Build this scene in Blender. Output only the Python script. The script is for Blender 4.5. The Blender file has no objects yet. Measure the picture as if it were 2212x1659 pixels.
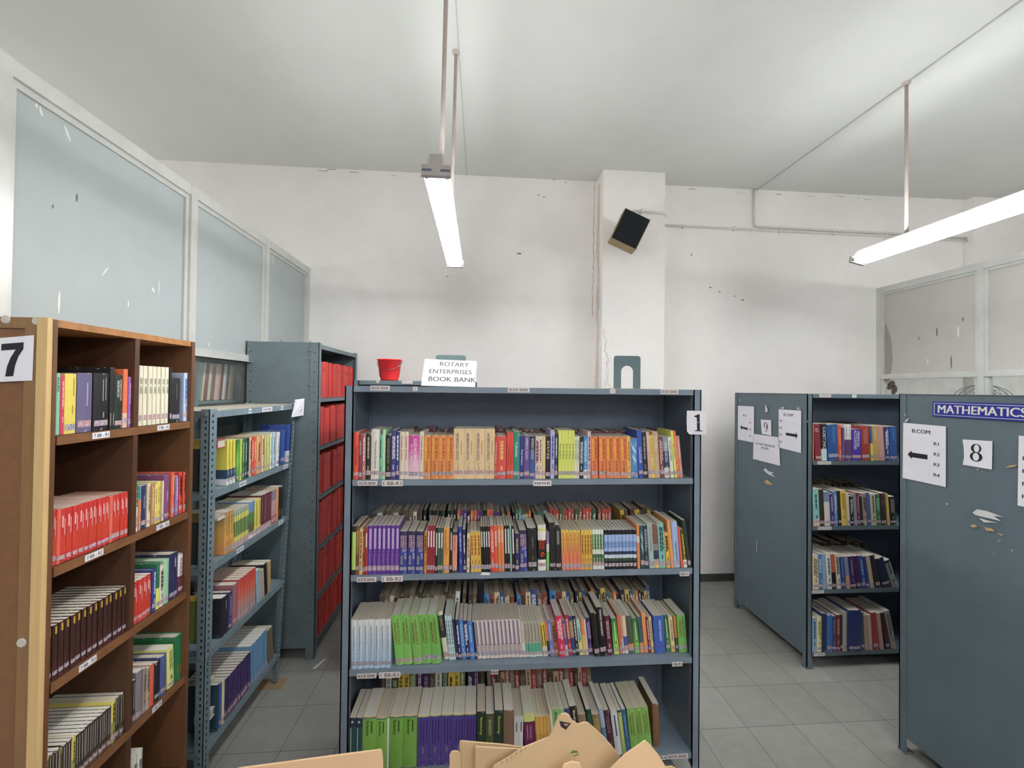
import bpy, math, random
from mathutils import Matrix, Vector
import numpy as np

random.seed(7)
SC = bpy.context.scene
COL = SC.collection

# ------------------------------------------------------------------ camera
F = 900.0; CX, CY = 1106.0, 829.5; HCAM = 1.95
YAW, PITCH, ROLL = -0.07527966, -0.01212974, 0.01144296
def _rot():
    c, s = math.cos, math.sin
    Ry = np.array([[c(YAW), 0, s(YAW)], [0, 1, 0], [-s(YAW), 0, c(YAW)]])
    Rx = np.array([[1, 0, 0], [0, c(PITCH), -s(PITCH)], [0, s(PITCH), c(PITCH)]])
    Rz = np.array([[c(ROLL), -s(ROLL), 0], [s(ROLL), c(ROLL), 0], [0, 0, 1]])
    return Rz @ Rx @ Ry
RM = _rot()
cam = bpy.data.objects.new('camera', bpy.data.cameras.new('camera'))
COL.objects.link(cam)
_w = lambda r: Vector((r[0], r[2], -r[1]))
_r, _u, _b = _w(RM[0]), -_w(RM[1]), -_w(RM[2])
cam.matrix_world = Matrix(((_r.x, _u.x, _b.x, 0), (_r.y, _u.y, _b.y, 0), (_r.z, _u.z, _b.z, HCAM), (0, 0, 0, 1)))
cam.data.sensor_width = 36.0; cam.data.lens = 36.0 * F / 2212.0
cam.data.clip_start = 0.02; cam.data.clip_end = 60
SC.camera = cam

# ------------------------------------------------------------------ world, exposure
SC.view_settings.view_transform = 'Standard'; SC.view_settings.look = 'None'
SC.view_settings.gamma = 1.0; SC.view_settings.use_curve_mapping = False
SC.view_settings.exposure = 1.95
SC.cycles.use_denoising = True
SC.cycles.max_bounces = 10; SC.cycles.diffuse_bounces = 6
wd = bpy.data.worlds.new('world'); SC.world = wd; wd.use_nodes = True
wd.node_tree.nodes['Background'].inputs[0].default_value = (0.75, 0.85, 1.0, 1)
wd.node_tree.nodes['Background'].inputs[1].default_value = 0.3
TUBE = 26.0            # emission of the fluorescent tubes
GAIN = 1.0             # paint albedo per displayed value

# measured helpers: a point of the photo carried onto a plane of the room
def on(px, py, ax, v):
    d = RM.T @ np.array([(px - CX) / F, (py - CY) / F, 1.0])
    d = np.array([d[0], d[2], -d[1]]); o = np.array([0, 0, HCAM]); i = 'xyz'.index(ax)
    return Vector(o + d * (v - o[i]) / d[i])

# ------------------------------------------------------------------ materials
def lin(h, g=1.0):
    h = h.lstrip('#'); v = [int(h[i:i + 2], 16) / 255 for i in (0, 2, 4)]
    v = [c / 12.92 if c <= 0.04045 else ((c + 0.055) / 1.055) ** 2.4 for c in v]
    v = [c * g for c in v]; m = max(v); k = .92 / m if m > .92 and g > 1.001 else 1
    return tuple(min(.95, c * k) for c in v) + (1.0,)
_mats = {}
def new_mat(name):
    m = bpy.data.materials.new(name); m.use_nodes = True
    return m, m.node_tree, m.node_tree.nodes['Principled BSDF']
def noise(nt, scale, detail=3.0, rough=.6, vec=None, coord='Object', mapping=None):
    tc = nt.nodes.new('ShaderNodeTexCoord'); n = nt.nodes.new('ShaderNodeTexNoise')
    n.inputs['Scale'].default_value = scale; n.inputs['Detail'].default_value = detail; n.inputs['Roughness'].default_value = rough
    src = tc.outputs[coord]
    if mapping:
        mp = nt.nodes.new('ShaderNodeMapping'); mp.inputs['Scale'].default_value = mapping
        nt.links.new(src, mp.inputs[0]); src = mp.outputs[0]
    nt.links.new(src, n.inputs['Vector'])
    return n
def ramp(nt, fac, stops, interp='LINEAR'):
    r = nt.nodes.new('ShaderNodeValToRGB'); r.color_ramp.interpolation = interp
    e = r.color_ramp.elements
    while len(e) > 1: e.remove(e[-1])
    e[0].position, e[0].color = stops[0]
    for p, c in stops[1:]:
        q = e.new(p); q.color = c
    nt.links.new(fac, r.inputs[0]); return r
def mix(nt, fac, a, b, mode='MIX'):
    m = nt.nodes.new('ShaderNodeMix'); m.data_type = 'RGBA'; m.blend_type = mode
    for s, v in ((m.inputs['Factor'], fac), (m.inputs['A'], a), (m.inputs['B'], b)):
        if isinstance(v, (tuple, float, int)): s.default_value = v
        else: nt.links.new(v, s)
    return m.outputs['Result']
def plain(hexv, rough=.5, var=.08, scale=30, metal=0.0, g=None, bump=0.0, mapping=None, wear=None, wear_at=.72):
    key = (hexv, rough, var, scale, metal, g, bump, mapping, wear, wear_at)
    if key in _mats: return _mats[key]
    m, nt, p = new_mat('paint_' + hexv)
    c = lin(hexv, GAIN if g is None else g)
    n = noise(nt, scale, mapping=mapping)
    lo = tuple(x * (1 - var) for x in c[:3]) + (1,); hi = tuple(min(.95, x * (1 + var)) for x in c[:3]) + (1,)
    out = ramp(nt, n.outputs[0], [(.3, lo), (.7, hi)]).outputs[0]
    if wear:
        n2 = noise(nt, scale * .45, 6, .75)
        f = ramp(nt, n2.outputs[0], [(wear_at, (0, 0, 0, 1)), (wear_at + .03, (1, 1, 1, 1))]).outputs[0]
        out = mix(nt, f, out, lin(wear))
    nt.links.new(out, p.inputs['Base Color'])
    p.inputs['Roughness'].default_value = rough; p.inputs['Metallic'].default_value = metal
    if bump:
        b = nt.nodes.new('ShaderNodeBump'); b.inputs['Strength'].default_value = bump; b.inputs['Distance'].default_value = .01
        nt.links.new(n.outputs[0], b.inputs['Height']); nt.links.new(b.outputs[0], p.inputs['Normal'])
    _mats[key] = m; return m
def bookcol(h):
    c = [v * BOOKG for v in lin(h)[:3]]; y = .3 * c[0] + .6 * c[1] + .1 * c[2]
    c = [v * .86 + y * .14 + .006 for v in c[:3]]; m = max(c); k = .84 / m if m > .84 else 1
    return tuple(v * k for v in c) + (1,)
def cover_mat(spec, rough=.42):
    """spec from the top of the spine down: 'aaaaaa', 'aaaaaa>bbbbbb' (fade), 'aaaaaa/.3/bbbbbb' (bands)."""
    key = ('cover', spec, rough)
    if key in _mats: return _mats[key]
    m, nt, p = new_mat('cover_' + spec.split('/')[0].split('>')[0])
    tc = nt.nodes.new('ShaderNodeTexCoord'); sp = nt.nodes.new('ShaderNodeSeparateXYZ')
    nt.links.new(tc.outputs['Generated'], sp.inputs[0])
    if '>' in spec:
        cs = spec.split('>'); k = len(cs) - 1
        st = [(i / k, bookcol(c)) for i, c in enumerate(reversed(cs))]
        col = ramp(nt, sp.outputs[2], st).outputs[0]
    elif '/' in spec:
        t = spec.split('/'); cs = t[0::2]; br = [float(x) for x in t[1::2]]
        pos = [0.0] + [1 - b for b in reversed(br)]
        col = ramp(nt, sp.outputs[2], list(zip(pos, [bookcol(c) for c in reversed(cs)])), 'CONSTANT').outputs[0]
    else:
        r = nt.nodes.new('ShaderNodeRGB'); r.outputs[0].default_value = bookcol(spec); col = r.outputs[0]
    n = noise(nt, 60, 5, .7)
    col = mix(nt, .25, col, ramp(nt, n.outputs[0], [(.25, (.45, .45, .45, 1)), (.75, (1, 1, 1, 1))]).outputs[0], 'MULTIPLY')
    # scuffed paper showing at the head and tail of the spine
    w = nt.nodes.new('ShaderNodeMath'); w.operation = 'SUBTRACT'; nt.links.new(sp.outputs[2], w.inputs[0]); w.inputs[1].default_value = .5
    a = nt.nodes.new('ShaderNodeMath'); a.operation = 'ABSOLUTE'; nt.links.new(w.outputs[0], a.inputs[0])
    s = nt.nodes.new('ShaderNodeMath'); s.operation = 'MULTIPLY_ADD'; nt.links.new(a.outputs[0], s.inputs[0]); s.inputs[1].default_value = 1.2; nt.links.new(n.outputs[0], s.inputs[2])
    sub = nt.nodes.new('ShaderNodeMapRange'); sub.inputs[1].default_value = 1.17; sub.inputs[2].default_value = 1.22
    nt.links.new(s.outputs[0], sub.inputs[0])
    col = mix(nt, sub.outputs[0], col, (.62, .58, .5, 1))
    nt.links.new(col, p.inputs['Base Color']); p.inputs['Roughness'].default_value = rough
    _mats[key] = m; return m
BOOKG = 1.35
def ink(hexv):
    key = ('ink', hexv)
    if key not in _mats:
        m, nt, p = new_mat('ink_' + hexv)
        n = noise(nt, 400, 2); c = lin(hexv)
        nt.links.new(ramp(nt, n.outputs[0], [(.3, tuple(x * .85 for x in c[:3]) + (1,)), (.6, c)]).outputs[0], p.inputs['Base Color'])
        p.inputs['Roughness'].default_value = .5; _mats[key] = m
    return _mats[key]
def page_mat(hexv):
    key = ('page', hexv)
    if key not in _mats:
        m, nt, p = new_mat('pages_' + hexv); c = lin(hexv)
        n = noise(nt, 1.0, 3, .7, mapping=(900, 6, 6))
        nt.links.new(ramp(nt, n.outputs[0], [(.3, tuple(x * .74 for x in c[:3]) + (1,)), (.65, c)]).outputs[0], p.inputs['Base Color'])
        p.inputs['Roughness'].default_value = .9; _mats[key] = m
    return _mats[key]
def sticker_mat(kind=0):
    key = ('sticker', kind)
    if key not in _mats:
        m, nt, p = new_mat('call_number_paper')
        n = noise(nt, 1.0, 4, .8, mapping=(420, 420, 260))
        cs = [(.47, lin('d2c8cc')), (.55, lin(('8a5a80', '4a4870', 'a04848')[kind]))]
        nt.links.new(ramp(nt, n.outputs[0], cs).outputs[0], p.inputs['Base Color']); p.inputs['Roughness'].default_value = .5
        _mats[key] = m
    return _mats[key]

# ------------------------------------------------------------------ mesh helpers
def wloc(o): return o.location + (wloc(o.parent) if o.parent else Vector())
class MB:
    def __init__(s): s.v = []; s.f = []; s.m = []
    def add(s, vs, fs, mi=0):
        o = len(s.v); s.v += [tuple(v) for v in vs]; s.f += [tuple(i + o for i in f) for f in fs]; s.m += [mi] * len(fs); return s
    def box(s, x0, x1, y0, y1, z0, z1, mi=0):
        x0, x1 = min(x0, x1), max(x0, x1); y0, y1 = min(y0, y1), max(y0, y1); z0, z1 = min(z0, z1), max(z0, z1)
        return s.add([(x0, y0, z0), (x1, y0, z0), (x1, y1, z0), (x0, y1, z0), (x0, y0, z1), (x1, y0, z1), (x1, y1, z1), (x0, y1, z1)],
                     [(0, 3, 2, 1), (4, 5, 6, 7), (0, 1, 5, 4), (1, 2, 6, 5), (2, 3, 7, 6), (3, 0, 4, 7)], mi)
    def tube(s, pts, r, n=10, mi=0, caps=True):
        pts = [Vector(p) for p in pts]; rings = []
        up = Vector((0, 0, 1))
        for i, p in enumerate(pts):
            t = (pts[min(i + 1, len(pts) - 1)] - pts[max(i - 1, 0)]).normalized()
            a = t.cross(up)
            if a.length < 1e-3: a = t.cross(Vector((1, 0, 0)))
            a.normalize(); b = t.cross(a).normalized()
            rr = r[i] if isinstance(r, (list, tuple)) else r
            rings.append([p + (a * math.cos(2 * math.pi * k / n) + b * math.sin(2 * math.pi * k / n)) * rr for k in range(n)])
        vs = [v for ring in rings for v in ring]
        fs = [(i * n + k, i * n + (k + 1) % n, (i + 1) * n + (k + 1) % n, (i + 1) * n + k) for i in range(len(pts) - 1) for k in range(n)]
        if caps: fs += [tuple(range(n - 1, -1, -1)), tuple((len(pts) - 1) * n + k for k in range(n))]
        return s.add(vs, fs, mi)
    def lathe(s, prof, n=32, c=(0, 0, 0), mi=0):
        vs = [(c[0] + r * math.cos(2 * math.pi * k / n), c[1] + r * math.sin(2 * math.pi * k / n), c[2] + z) for r, z in prof for k in range(n)]
        fs = [(i * n + k, i * n + (k + 1) % n, (i + 1) * n + (k + 1) % n, (i + 1) * n + k) for i in range(len(prof) - 1) for k in range(n)]
        return s.add(vs, fs, mi)
    def prism(s, poly, frm, thick, mi=0):
        """poly: 2D outline, frm(a, b) -> 3D point, thick: Vector of the board's thickness."""
        n = len(poly); t = Vector(thick); A = [Vector(frm(*p)) for p in poly]
        return s.add([*A, *[a + t for a in A]], [tuple(range(n)), tuple(range(2 * n - 1, n - 1, -1)), *[(i, i + n, (i + 1) % n + n, (i + 1) % n) for i in range(n)]], mi)
    def warp(s, fn): s.v = [tuple(fn(Vector(v))) for v in s.v]; return s
    def mesh(s, name, mats, smooth=False):
        me = bpy.data.meshes.new(name); me.from_pydata(s.v, [], s.f)
        for m in (mats if isinstance(mats, (list, tuple)) else [mats]): me.materials.append(m)
        if any(s.m): me.polygons.foreach_set('material_index', s.m)
        if smooth: me.polygons.foreach_set('use_smooth', [True] * len(s.f))
        me.update(); return me
    def obj(s, name, mats, parent=None, loc=None, smooth=False, bevel=0, **props):
        """vertices are room coordinates; loc moves the origin without moving the shape."""
        if loc is None and parent is not None: loc = wloc(parent)
        if loc is None:
            a = np.array(s.v); loc = ((a[:, 0].min() + a[:, 0].max()) / 2, (a[:, 1].min() + a[:, 1].max()) / 2, a[:, 2].min())
        L = Vector(loc); s.v = [tuple(Vector(v) - L) for v in s.v]
        o = bpy.data.objects.new(name, s.mesh(name, mats, smooth)); COL.objects.link(o)
        if parent is not None: o.parent = parent; o.location = L - wloc(parent)
        else: o.location = L
        if bevel:
            b = o.modifiers.new('bevel', 'BEVEL'); b.width = bevel; b.segments = 2; b.limit_method = 'ANGLE'
        for k, v in props.items(): o[k] = v
        return o
def thing(name, loc, label, category, group=None):
    o = bpy.data.objects.new(name, None); COL.objects.link(o); o.empty_display_size = .1
    o.location = Vector(loc); o['label'] = label; o['category'] = category
    if group: o['group'] = group
    return o
def struct(o): o['kind'] = 'structure'; return o
_txt = {}
def text2d(body, bold=0.0, res=3):
    """outline of a line of lettering, scaled to unit height; (points, faces, aspect)."""
    k = (body, bold, res)
    if k not in _txt:
        cu = bpy.data.curves.new('lettering', 'FONT'); cu.body = body; cu.size = 1; cu.resolution_u = res; cu.fill_mode = 'FRONT'
        ob = bpy.data.objects.new('lettering', cu); me = ob.to_mesh()
        v = np.array([(p.co.x, p.co.y) for p in me.vertices]) if len(me.vertices) else np.zeros((1, 2)); f = [tuple(p.vertices) for p in me.polygons]
        ob.to_mesh_clear(); bpy.data.objects.remove(ob); bpy.data.curves.remove(cu)
        lo, hi = v.min(0), v.max(0); h = max(hi[1] - lo[1], 1e-6)
        _txt[k] = ((v - lo) / h, f, (hi[0] - lo[0]) / h)
    return _txt[k]

# digits of the taped paper signs (bold serif 1, 8, 9, 6 and block 7)
def _ring(cx, cy, rx, ry, ix, iy, n=28, sx=0):
    v = [(cx + rx * math.cos(t), cy + ry * math.sin(t)) for t in [2 * math.pi * k / n for k in range(n)]]
    v += [(cx + sx + ix * math.cos(t), cy + iy * math.sin(t)) for t in [2 * math.pi * k / n for k in range(n)]]
    return v, [(k, (k + 1) % n, n + (k + 1) % n, n + k) for k in range(n)]
def _stroke(pts, ws):
    v = []
    for i, p in enumerate(pts):
        a = np.array(pts[max(i - 1, 0)]); b = np.array(pts[min(i + 1, len(pts) - 1)]); t = (b - a) / np.linalg.norm(b - a)
        nrm = np.array((-t[1], t[0])); v += [tuple(np.array(p) + nrm * ws[i]), tuple(np.array(p) - nrm * ws[i])]
    return v, [(2 * i, 2 * i + 1, 2 * i + 3, 2 * i + 2) for i in range(len(pts) - 1)]
def _cat(*gs):
    v, f = [], []
    for a, b in gs: f += [tuple(i + len(v) for i in q) for q in b]; v += list(a)
    v = np.array(v); lo, hi = v.min(0), v.max(0); h = hi[1] - lo[1]
    return ((v - lo) / h, f, (hi[0] - lo[0]) / h)
_poly = lambda p: (p, [tuple(range(len(p)))])
_arc = lambda cx, cy, rx, ry, a0, a1, n=14: [(cx + rx * math.cos(math.radians(a0 + (a1 - a0) * k / n)), cy + ry * math.sin(math.radians(a0 + (a1 - a0) * k / n))) for k in range(n + 1)]
DIGIT = {
    '1': _cat(_poly([(.19, .06), (.37, .06), (.37, 1.0), (.31, 1.0), (.19, .9)]), _poly([(.0, .86), (.19, .78), (.19, .9), (.31, 1.0)]), _poly([(.04, 0), (.54, 0), (.54, .035), (.37, .07), (.19, .07), (.04, .035)])),
    '8': _cat(_ring(.3, .745, .25, .255, .13, .215, sx=.02), _ring(.3, .27, .3, .27, .15, .225, sx=-.01)),
    '9': _cat(_ring(.3, .67, .28, .33, .15, .285), _stroke(_arc(.2, .62, .375, .62, 5, -100), [.06 - .003 * k for k in range(15)])),
    '6': _cat(_ring(.3, .32, .28, .32, .15, .275), _stroke(_arc(.4, .36, .375, .64, 185, 80), [.06 - .003 * k for k in range(15)])),
    '7': _cat(_poly([(0, .8), (.45, .8), (.63, .8), (.63, 1), (0, 1)]), _poly([(.14, 0), (.37, 0), (.41, .32), (.5, .6), (.63, .8), (.41, .8), (.27, .56), (.18, .3)])),
}
PAPER = plain('e9e6ee', .75, .03, 14, bump=.08, g=1.0)
CREAMPAPER = plain('e6dccb', .75, .05, 20, g=1.0)
BLACK = ink('15151a'); DKGREY = ink('4a4a4e')
def sheet(name, corners, nrm, items, mats=None, parent=None, thick=.0007, label=None, category='sign', cuts=None, **props):
    """a sheet of paper or card: corners TL, TR, BR, BL; items: (text, u, v, height, ink index[, bold, width stretch]) placed by
    the lower left corner in sheet fractions, height in fractions of the sheet's height; or ('poly', [(u, v)..], ink index)."""
    TL, TR, BR, BL = [Vector(c) for c in corners]; nrm = Vector(nrm).normalized()
    W = ((TR - TL).length + (BR - BL).length) / 2; Hh = ((TL - BL).length + (TR - BR).length) / 2
    P = lambda u, v, e=0.0: (BL * (1 - u) + BR * u) * (1 - v) + (TL * (1 - u) + TR * u) * v + nrm * e
    mb = MB(); out = cuts or [(0, 0), (1, 0), (1, 1), (0, 1)]
    mb.prism(out, lambda u, v: P(u, v), nrm * thick)
    for it in items:
        if it[0] == 'poly': mb.add([P(u, v, thick + .0005) for u, v in it[1]], [tuple(range(len(it[1])))], it[2]); continue
        body, u, v, h, mi = it[:5]; bold = it[5] if len(it) > 5 else 0.0; st = it[6] if len(it) > 6 else 1.0
        if body.startswith('$'): tv, tf, asp = DIGIT[body[1]]
        else: tv, tf, asp = text2d(body, bold)
        w = asp * h * Hh / W * st
        for q in ((0,) if not bold else (-1.5, 0, 1.5)):
            mb.add([P(u + a / asp * w + q * bold * w / asp, v + b * h, thick + .0005 + .00003 * q) for a, b in tv], tf, mi)
    loc = (BL + BR) / 2
    o = mb.obj(name, mats or [PAPER, BLACK, DKGREY], parent=parent, loc=None if parent is not None else loc, **props)
    if label: o['label'] = label; o['category'] = category
    return o
ARROW_L = [(.33, .58), (.5, .68), (.5, .62), (1.0, .62)]

# ------------------------------------------------------------------ the room
YW, ZC, XP, XR, XU = 4.14, 4.07, -1.65, 4.21, 2.317
def wall_mat(name, marks=True):
    m, nt, p = new_mat(name)
    n = noise(nt, 1.6, 5, .65); n2 = noise(nt, 90, 4, .6)
    base = ramp(nt, n.outputs[0], [(.3, lin('ece7e5')), (.55, lin('f2eeeb')), (.75, lin('eee6e5'))]).outputs[0]
    # scattered chips and scratches in the paint
    n3 = noise(nt, 7, 8, .85); n4 = noise(nt, 2.0, 2, .5)
    chip = nt.nodes.new('ShaderNodeMapRange'); chip.inputs[1].default_value = .735; chip.inputs[2].default_value = .75
    nt.links.new(n3.outputs[0], chip.inputs[0])
    col = mix(nt, chip.outputs[0], base, lin('a09488'))
    nt.links.new(col, p.inputs['Base Color']); p.inputs['Roughness'].default_value = .85
    b = nt.nodes.new('ShaderNodeBump'); b.inputs['Strength'].default_value = .12; b.inputs['Distance'].default_value = .004
    nt.links.new(n2.outputs[0], b.inputs['Height']); nt.links.new(b.outputs[0], p.inputs['Normal'])
    return m
WALL = wall_mat('wall_paint')
CEIL = plain('d4d4d0', .9, .02, 3, g=1.0, bump=.03)
XL, XE, YB = -5.0, 8.0, -5.0
struct(MB().box(XL - .1, XE + .1, YW, YW + .15, 0, ZC).obj('wall_far', WALL))
struct(MB().box(XL - .1, XE + .1, YB - .15, YB, 0, ZC).obj('wall_near', WALL))
struct(MB().box(XL - .15, XL, YB, YW, 0, ZC).obj('wall_west', WALL))
struct(MB().box(XE, XE + .15, YB, YW, 0, ZC).obj('wall_east', WALL))
struct(MB().box(XL - .15, XE + .15, YB - .15, YW + .15, ZC, ZC + .15).obj('ceiling', CEIL))
struct(MB().box(1.152, 1.766, 3.905, YW, 0, ZC).obj('wall_pillar', WALL))
struct(MB().box(5.25, 5.9, 4.06, YW, 0, ZC).obj('wall_pillar_east', WALL))
def floor_mat():
    m, nt, p = new_mat('floor_tiles')
    tc = nt.nodes.new('ShaderNodeTexCoord'); mp = nt.nodes.new('ShaderNodeMapping'); nt.links.new(tc.outputs['Object'], mp.inputs[0])
    mp.inputs['Location'].default_value = (-1.566 + .29 * 20, -2.66 + .325 * 20, 0)
    br = nt.nodes.new('ShaderNodeTexBrick'); br.offset = 0; br.inputs['Scale'].default_value = 1
    br.inputs['Brick Width'].default_value = .29; br.inputs['Row Height'].default_value = .325; br.inputs['Mortar Size'].default_value = .0016
    br.inputs['Color1'].default_value = lin('a2a29d'); br.inputs['Color2'].default_value = lin('989994'); br.inputs['Mortar'].default_value = lin('5a5a58')
    nt.links.new(mp.outputs[0], br.inputs['Vector'])
    n = noise(nt, 14, 6, .7); n2 = noise(nt, 1.2, 3)
    c = mix(nt, .35, br.outputs[0], ramp(nt, n.outputs[0], [(.3, (.62, .6, .58, 1)), (.7, (1, 1, 1, 1))]).outputs[0], 'MULTIPLY')
    c = mix(nt, .5, c, ramp(nt, n2.outputs[0], [(.35, (.8, .77, .74, 1)), (.65, (1, 1, 1, 1))]).outputs[0], 'MULTIPLY')
    nt.links.new(c, p.inputs['Base Color']); p.inputs['Roughness'].default_value = .45
    return m
o = MB().box(XL, XE, YB, YW, -.1, 0).obj('floor', floor_mat(), loc=(0, 0, 0)); struct(o)
struct(MB().box(XL, 1.152, YW - .012, YW, 0, .075).box(1.766, XE, YW - .012, YW, 0, .075).box(1.14, 1.778, 3.893, 3.905, 0, .075).obj('baseboard_far', plain('4a4a48', .5, .1, 20)))

# cracks and a brown damp streak running down the near corner of the pillar and the wall beside it
def squiggle(x0, z0, x1, z1, y, r, n=14, amp=.012):
    pts = [(x0 + (x1 - x0) * k / n + random.uniform(-amp, amp), y, z0 + (z1 - z0) * k / n) for k in range(n + 1)]
    return MB().tube(pts, [r * random.uniform(.5, 1.3) for _ in pts], 5)
CR = ink('8c7c6c'); DAMP = plain('dccfbe', .9, .12, 25)
struct(squiggle(1.135, 4.05, 1.12, 2.7, YW - .001, .0025, 30, .008).obj('trim_1', CR))
struct(squiggle(1.16, 2.55, 1.24, 1.95, 3.9045, .0018, 22, .02).obj('trim_2', CR))
struct(squiggle(1.2, 2.3, 1.19, 1.98, 3.9045, .0014, 14, .012).obj('trim_3', CR))
mb = MB()
zs = [4.0 - .11 * k for k in range(20)]
a = [(random.uniform(3.99, 4.03), z) for z in zs]; b = [(random.uniform(4.06, 4.12), z) for z in reversed(zs)]
mb.prism(a + b, lambda y, z: (1.1515, y, z), (-.0006, 0, 0)); struct(mb.obj('trim_4', DAMP))
mb = MB()
for k in range(18):
    x = random.choice([random.uniform(-2, 1.1), random.uniform(1.9, 4.2)]); z = ZC - random.uniform(.004, .05); w = random.uniform(.01, .09)
    mb.box(x, x + w, YW - .0012, YW, z, z + random.uniform(.002, .006))
for x, z in ((2.35, 3.02), (2.45, 2.98), (2.7, 2.9), (2.62, 2.94), (2.15, 3.35), (.35, 3.3), (-.35, 3.05), (.55, 3.9), (.6, 3.885)):
    mb.box(x, x + random.uniform(.01, .04), YW - .0012, YW, z, z + random.uniform(.004, .02))
o = struct(mb.obj('trim_5', CR))

# surface conduits on the far wall and on the pillar
CON = plain('dcd8d4', .55, .04, 20)
struct(MB().tube([(1.77, YW - .014, 3.65), (3.0, YW - .014, 3.642), (4.5, YW - .014, 3.632), (5.95, YW - .014, 3.6)], .013, 8).obj('trim_6', CON, smooth=True))
struct(MB().tube([(2.823, YW - .013, ZC), (2.823, YW - .013, 3.71), (2.835, YW - .013, 3.685), (2.87, YW - .013, 3.675), (4.0, YW - .013, 3.667), (5.9, YW - .013, 3.64)], .012, 8).obj('trim_7', CON, smooth=True))
struct(MB().tube([(1.44, 3.892, 3.68), (1.6, 3.892, 3.675), (1.75, 3.892, 3.668), (1.775, 3.9, 3.66), (1.778, 3.93, 3.65)], .012, 8).obj('trim_8', CON, smooth=True))
mb = MB()
for x in (2.05, 2.6, 3.1, 3.7, 4.3): mb.box(x, x + .012, YW - .03, YW, 3.622, 3.665)
mb.box(1.52, 1.532, 3.875, 3.905, 3.655, 3.7)
struct(mb.obj('trim_9', CON))
# shallow ceiling joints along which the lamp rods hang
JOINT = plain('b9bbb8', .9, .05, 8, g=1.0)
struct(MB().box(2.862, 2.874, YB, YW, ZC - .008, ZC + .01).obj('trim_10', JOINT))
struct(MB().box(-.165, -.157, YB, YW, ZC - .005, ZC + .01).obj('trim_11', JOINT))

# ------------------------------------------------------------------ glazed aluminium partitions
ALU = plain('c6c6c2', .38, .06, 9, .2, g=1.0, wear='8f897c', wear_at=.74)
FROST_L = plain('a6adad', .55, .03, 5, g=1.0); FROST_R = plain('b8b3ae', .5, .03, 5, g=1.0)
SOLID = plain('8f9698', .6, .05, 9)
def dusty_glass():
    m, nt, p = new_mat('dusty_glass'); out = [n for n in nt.nodes if n.type == 'OUTPUT_MATERIAL'][0]
    tr = nt.nodes.new('ShaderNodeBsdfTransparent'); gl = nt.nodes.new('ShaderNodeBsdfGlossy'); df = nt.nodes.new('ShaderNodeBsdfDiffuse')
    tr.inputs[0].default_value = (.93, .96, .95, 1); gl.inputs['Roughness'].default_value = .08; df.inputs[0].default_value = (.6, .6, .57, 1)
    n = noise(nt, 6, 5, .7)
    f = nt.nodes.new('ShaderNodeMapRange'); f.inputs[1].default_value = .35; f.inputs[2].default_value = .8; f.inputs[3].default_value = .03; f.inputs[4].default_value = .16
    nt.links.new(n.outputs[0], f.inputs[0])
    m1 = nt.nodes.new('ShaderNodeMixShader'); m2 = nt.nodes.new('ShaderNodeMixShader'); m2.inputs[0].default_value = .07
    nt.links.new(f.outputs[0], m1.inputs[0]); nt.links.new(tr.outputs[0], m1.inputs[1]); nt.links.new(df.outputs[0], m1.inputs[2])
    nt.links.new(m1.outputs[0], m2.inputs[1]); nt.links.new(gl.outputs[0], m2.inputs[2]); nt.links.new(m2.outputs[0], out.inputs[0])
    return m
DUSTY = dusty_glass()
def partition(n, x, s, ys, ztop, zmid, frost, post=.04, first=None):
    """a run of glazing along the depth of the room; s = +1 if the room lies on the +x side."""
    root = bpy.data.objects.new('window_%d' % n, None); COL.objects.link(root); root.location = (x, (ys[0] + ys[-1]) / 2, 0); root['kind'] = 'structure'
    f = MB(); x0, x1 = x - .03, x + .03
    f.box(x0, x1, ys[0], ys[-1], ztop - .06, ztop).box(x - .015, x + .015, ys[0], ys[-1], ztop - .085, ztop - .06)
    f.box(x0, x1, ys[0], ys[-1], zmid, zmid + .05).box(x - .06 if s > 0 else x, x if s < 0 else x + .06, ys[0], ys[-1], zmid, zmid + .004)
    f.box(x0, x1, ys[0], ys[-1], .95, 1.0).box(x0, x1, ys[0], ys[-1], 0, .06)
    for i, y in enumerate(ys):
        w = post
        if first is not None and abs(y - first) < .01: w = .085
        ya, yb = (y - w, y) if i == len(ys) - 1 else (y - w / 2, y + w / 2)
        f.box(x0 - .002, x1 + .002, ya, yb, 0, ztop + .001)
        f.box(x - .018, x + .018, ya - .025, yb + .025, 1.0, ztop - .06)
    f.obj('window_frame', ALU, root)
    for i in range(len(ys) - 1):
        a, b = ys[i] + .02, ys[i + 1] - .02
        MB().box(x - .004, x + .004, a, b, zmid + .05, ztop - .06).obj('frosted_pane', frost, root)
        MB().box(x - .003, x + .003, a, b, 1.0, zmid).obj('clear_pane', DUSTY, root)
        MB().box(x - .01, x + .01, a, b, .06, .95).obj('lower_panel', SOLID, root)
    return root
win1 = partition(1, XP - .03, 1, [-4.2, -3.1, -2.1, -.9, .3, 1.535, 2.51, 3.34, YW], 3.09, 2.12, FROST_L, .05, 1.535)
win2 = partition(2, XR + .03, -1, [-4.2, -2.8, -1.4, 0., .9, 1.95, 3.21, YW], 3.07, 2.10, FROST_R, .045)
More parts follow.
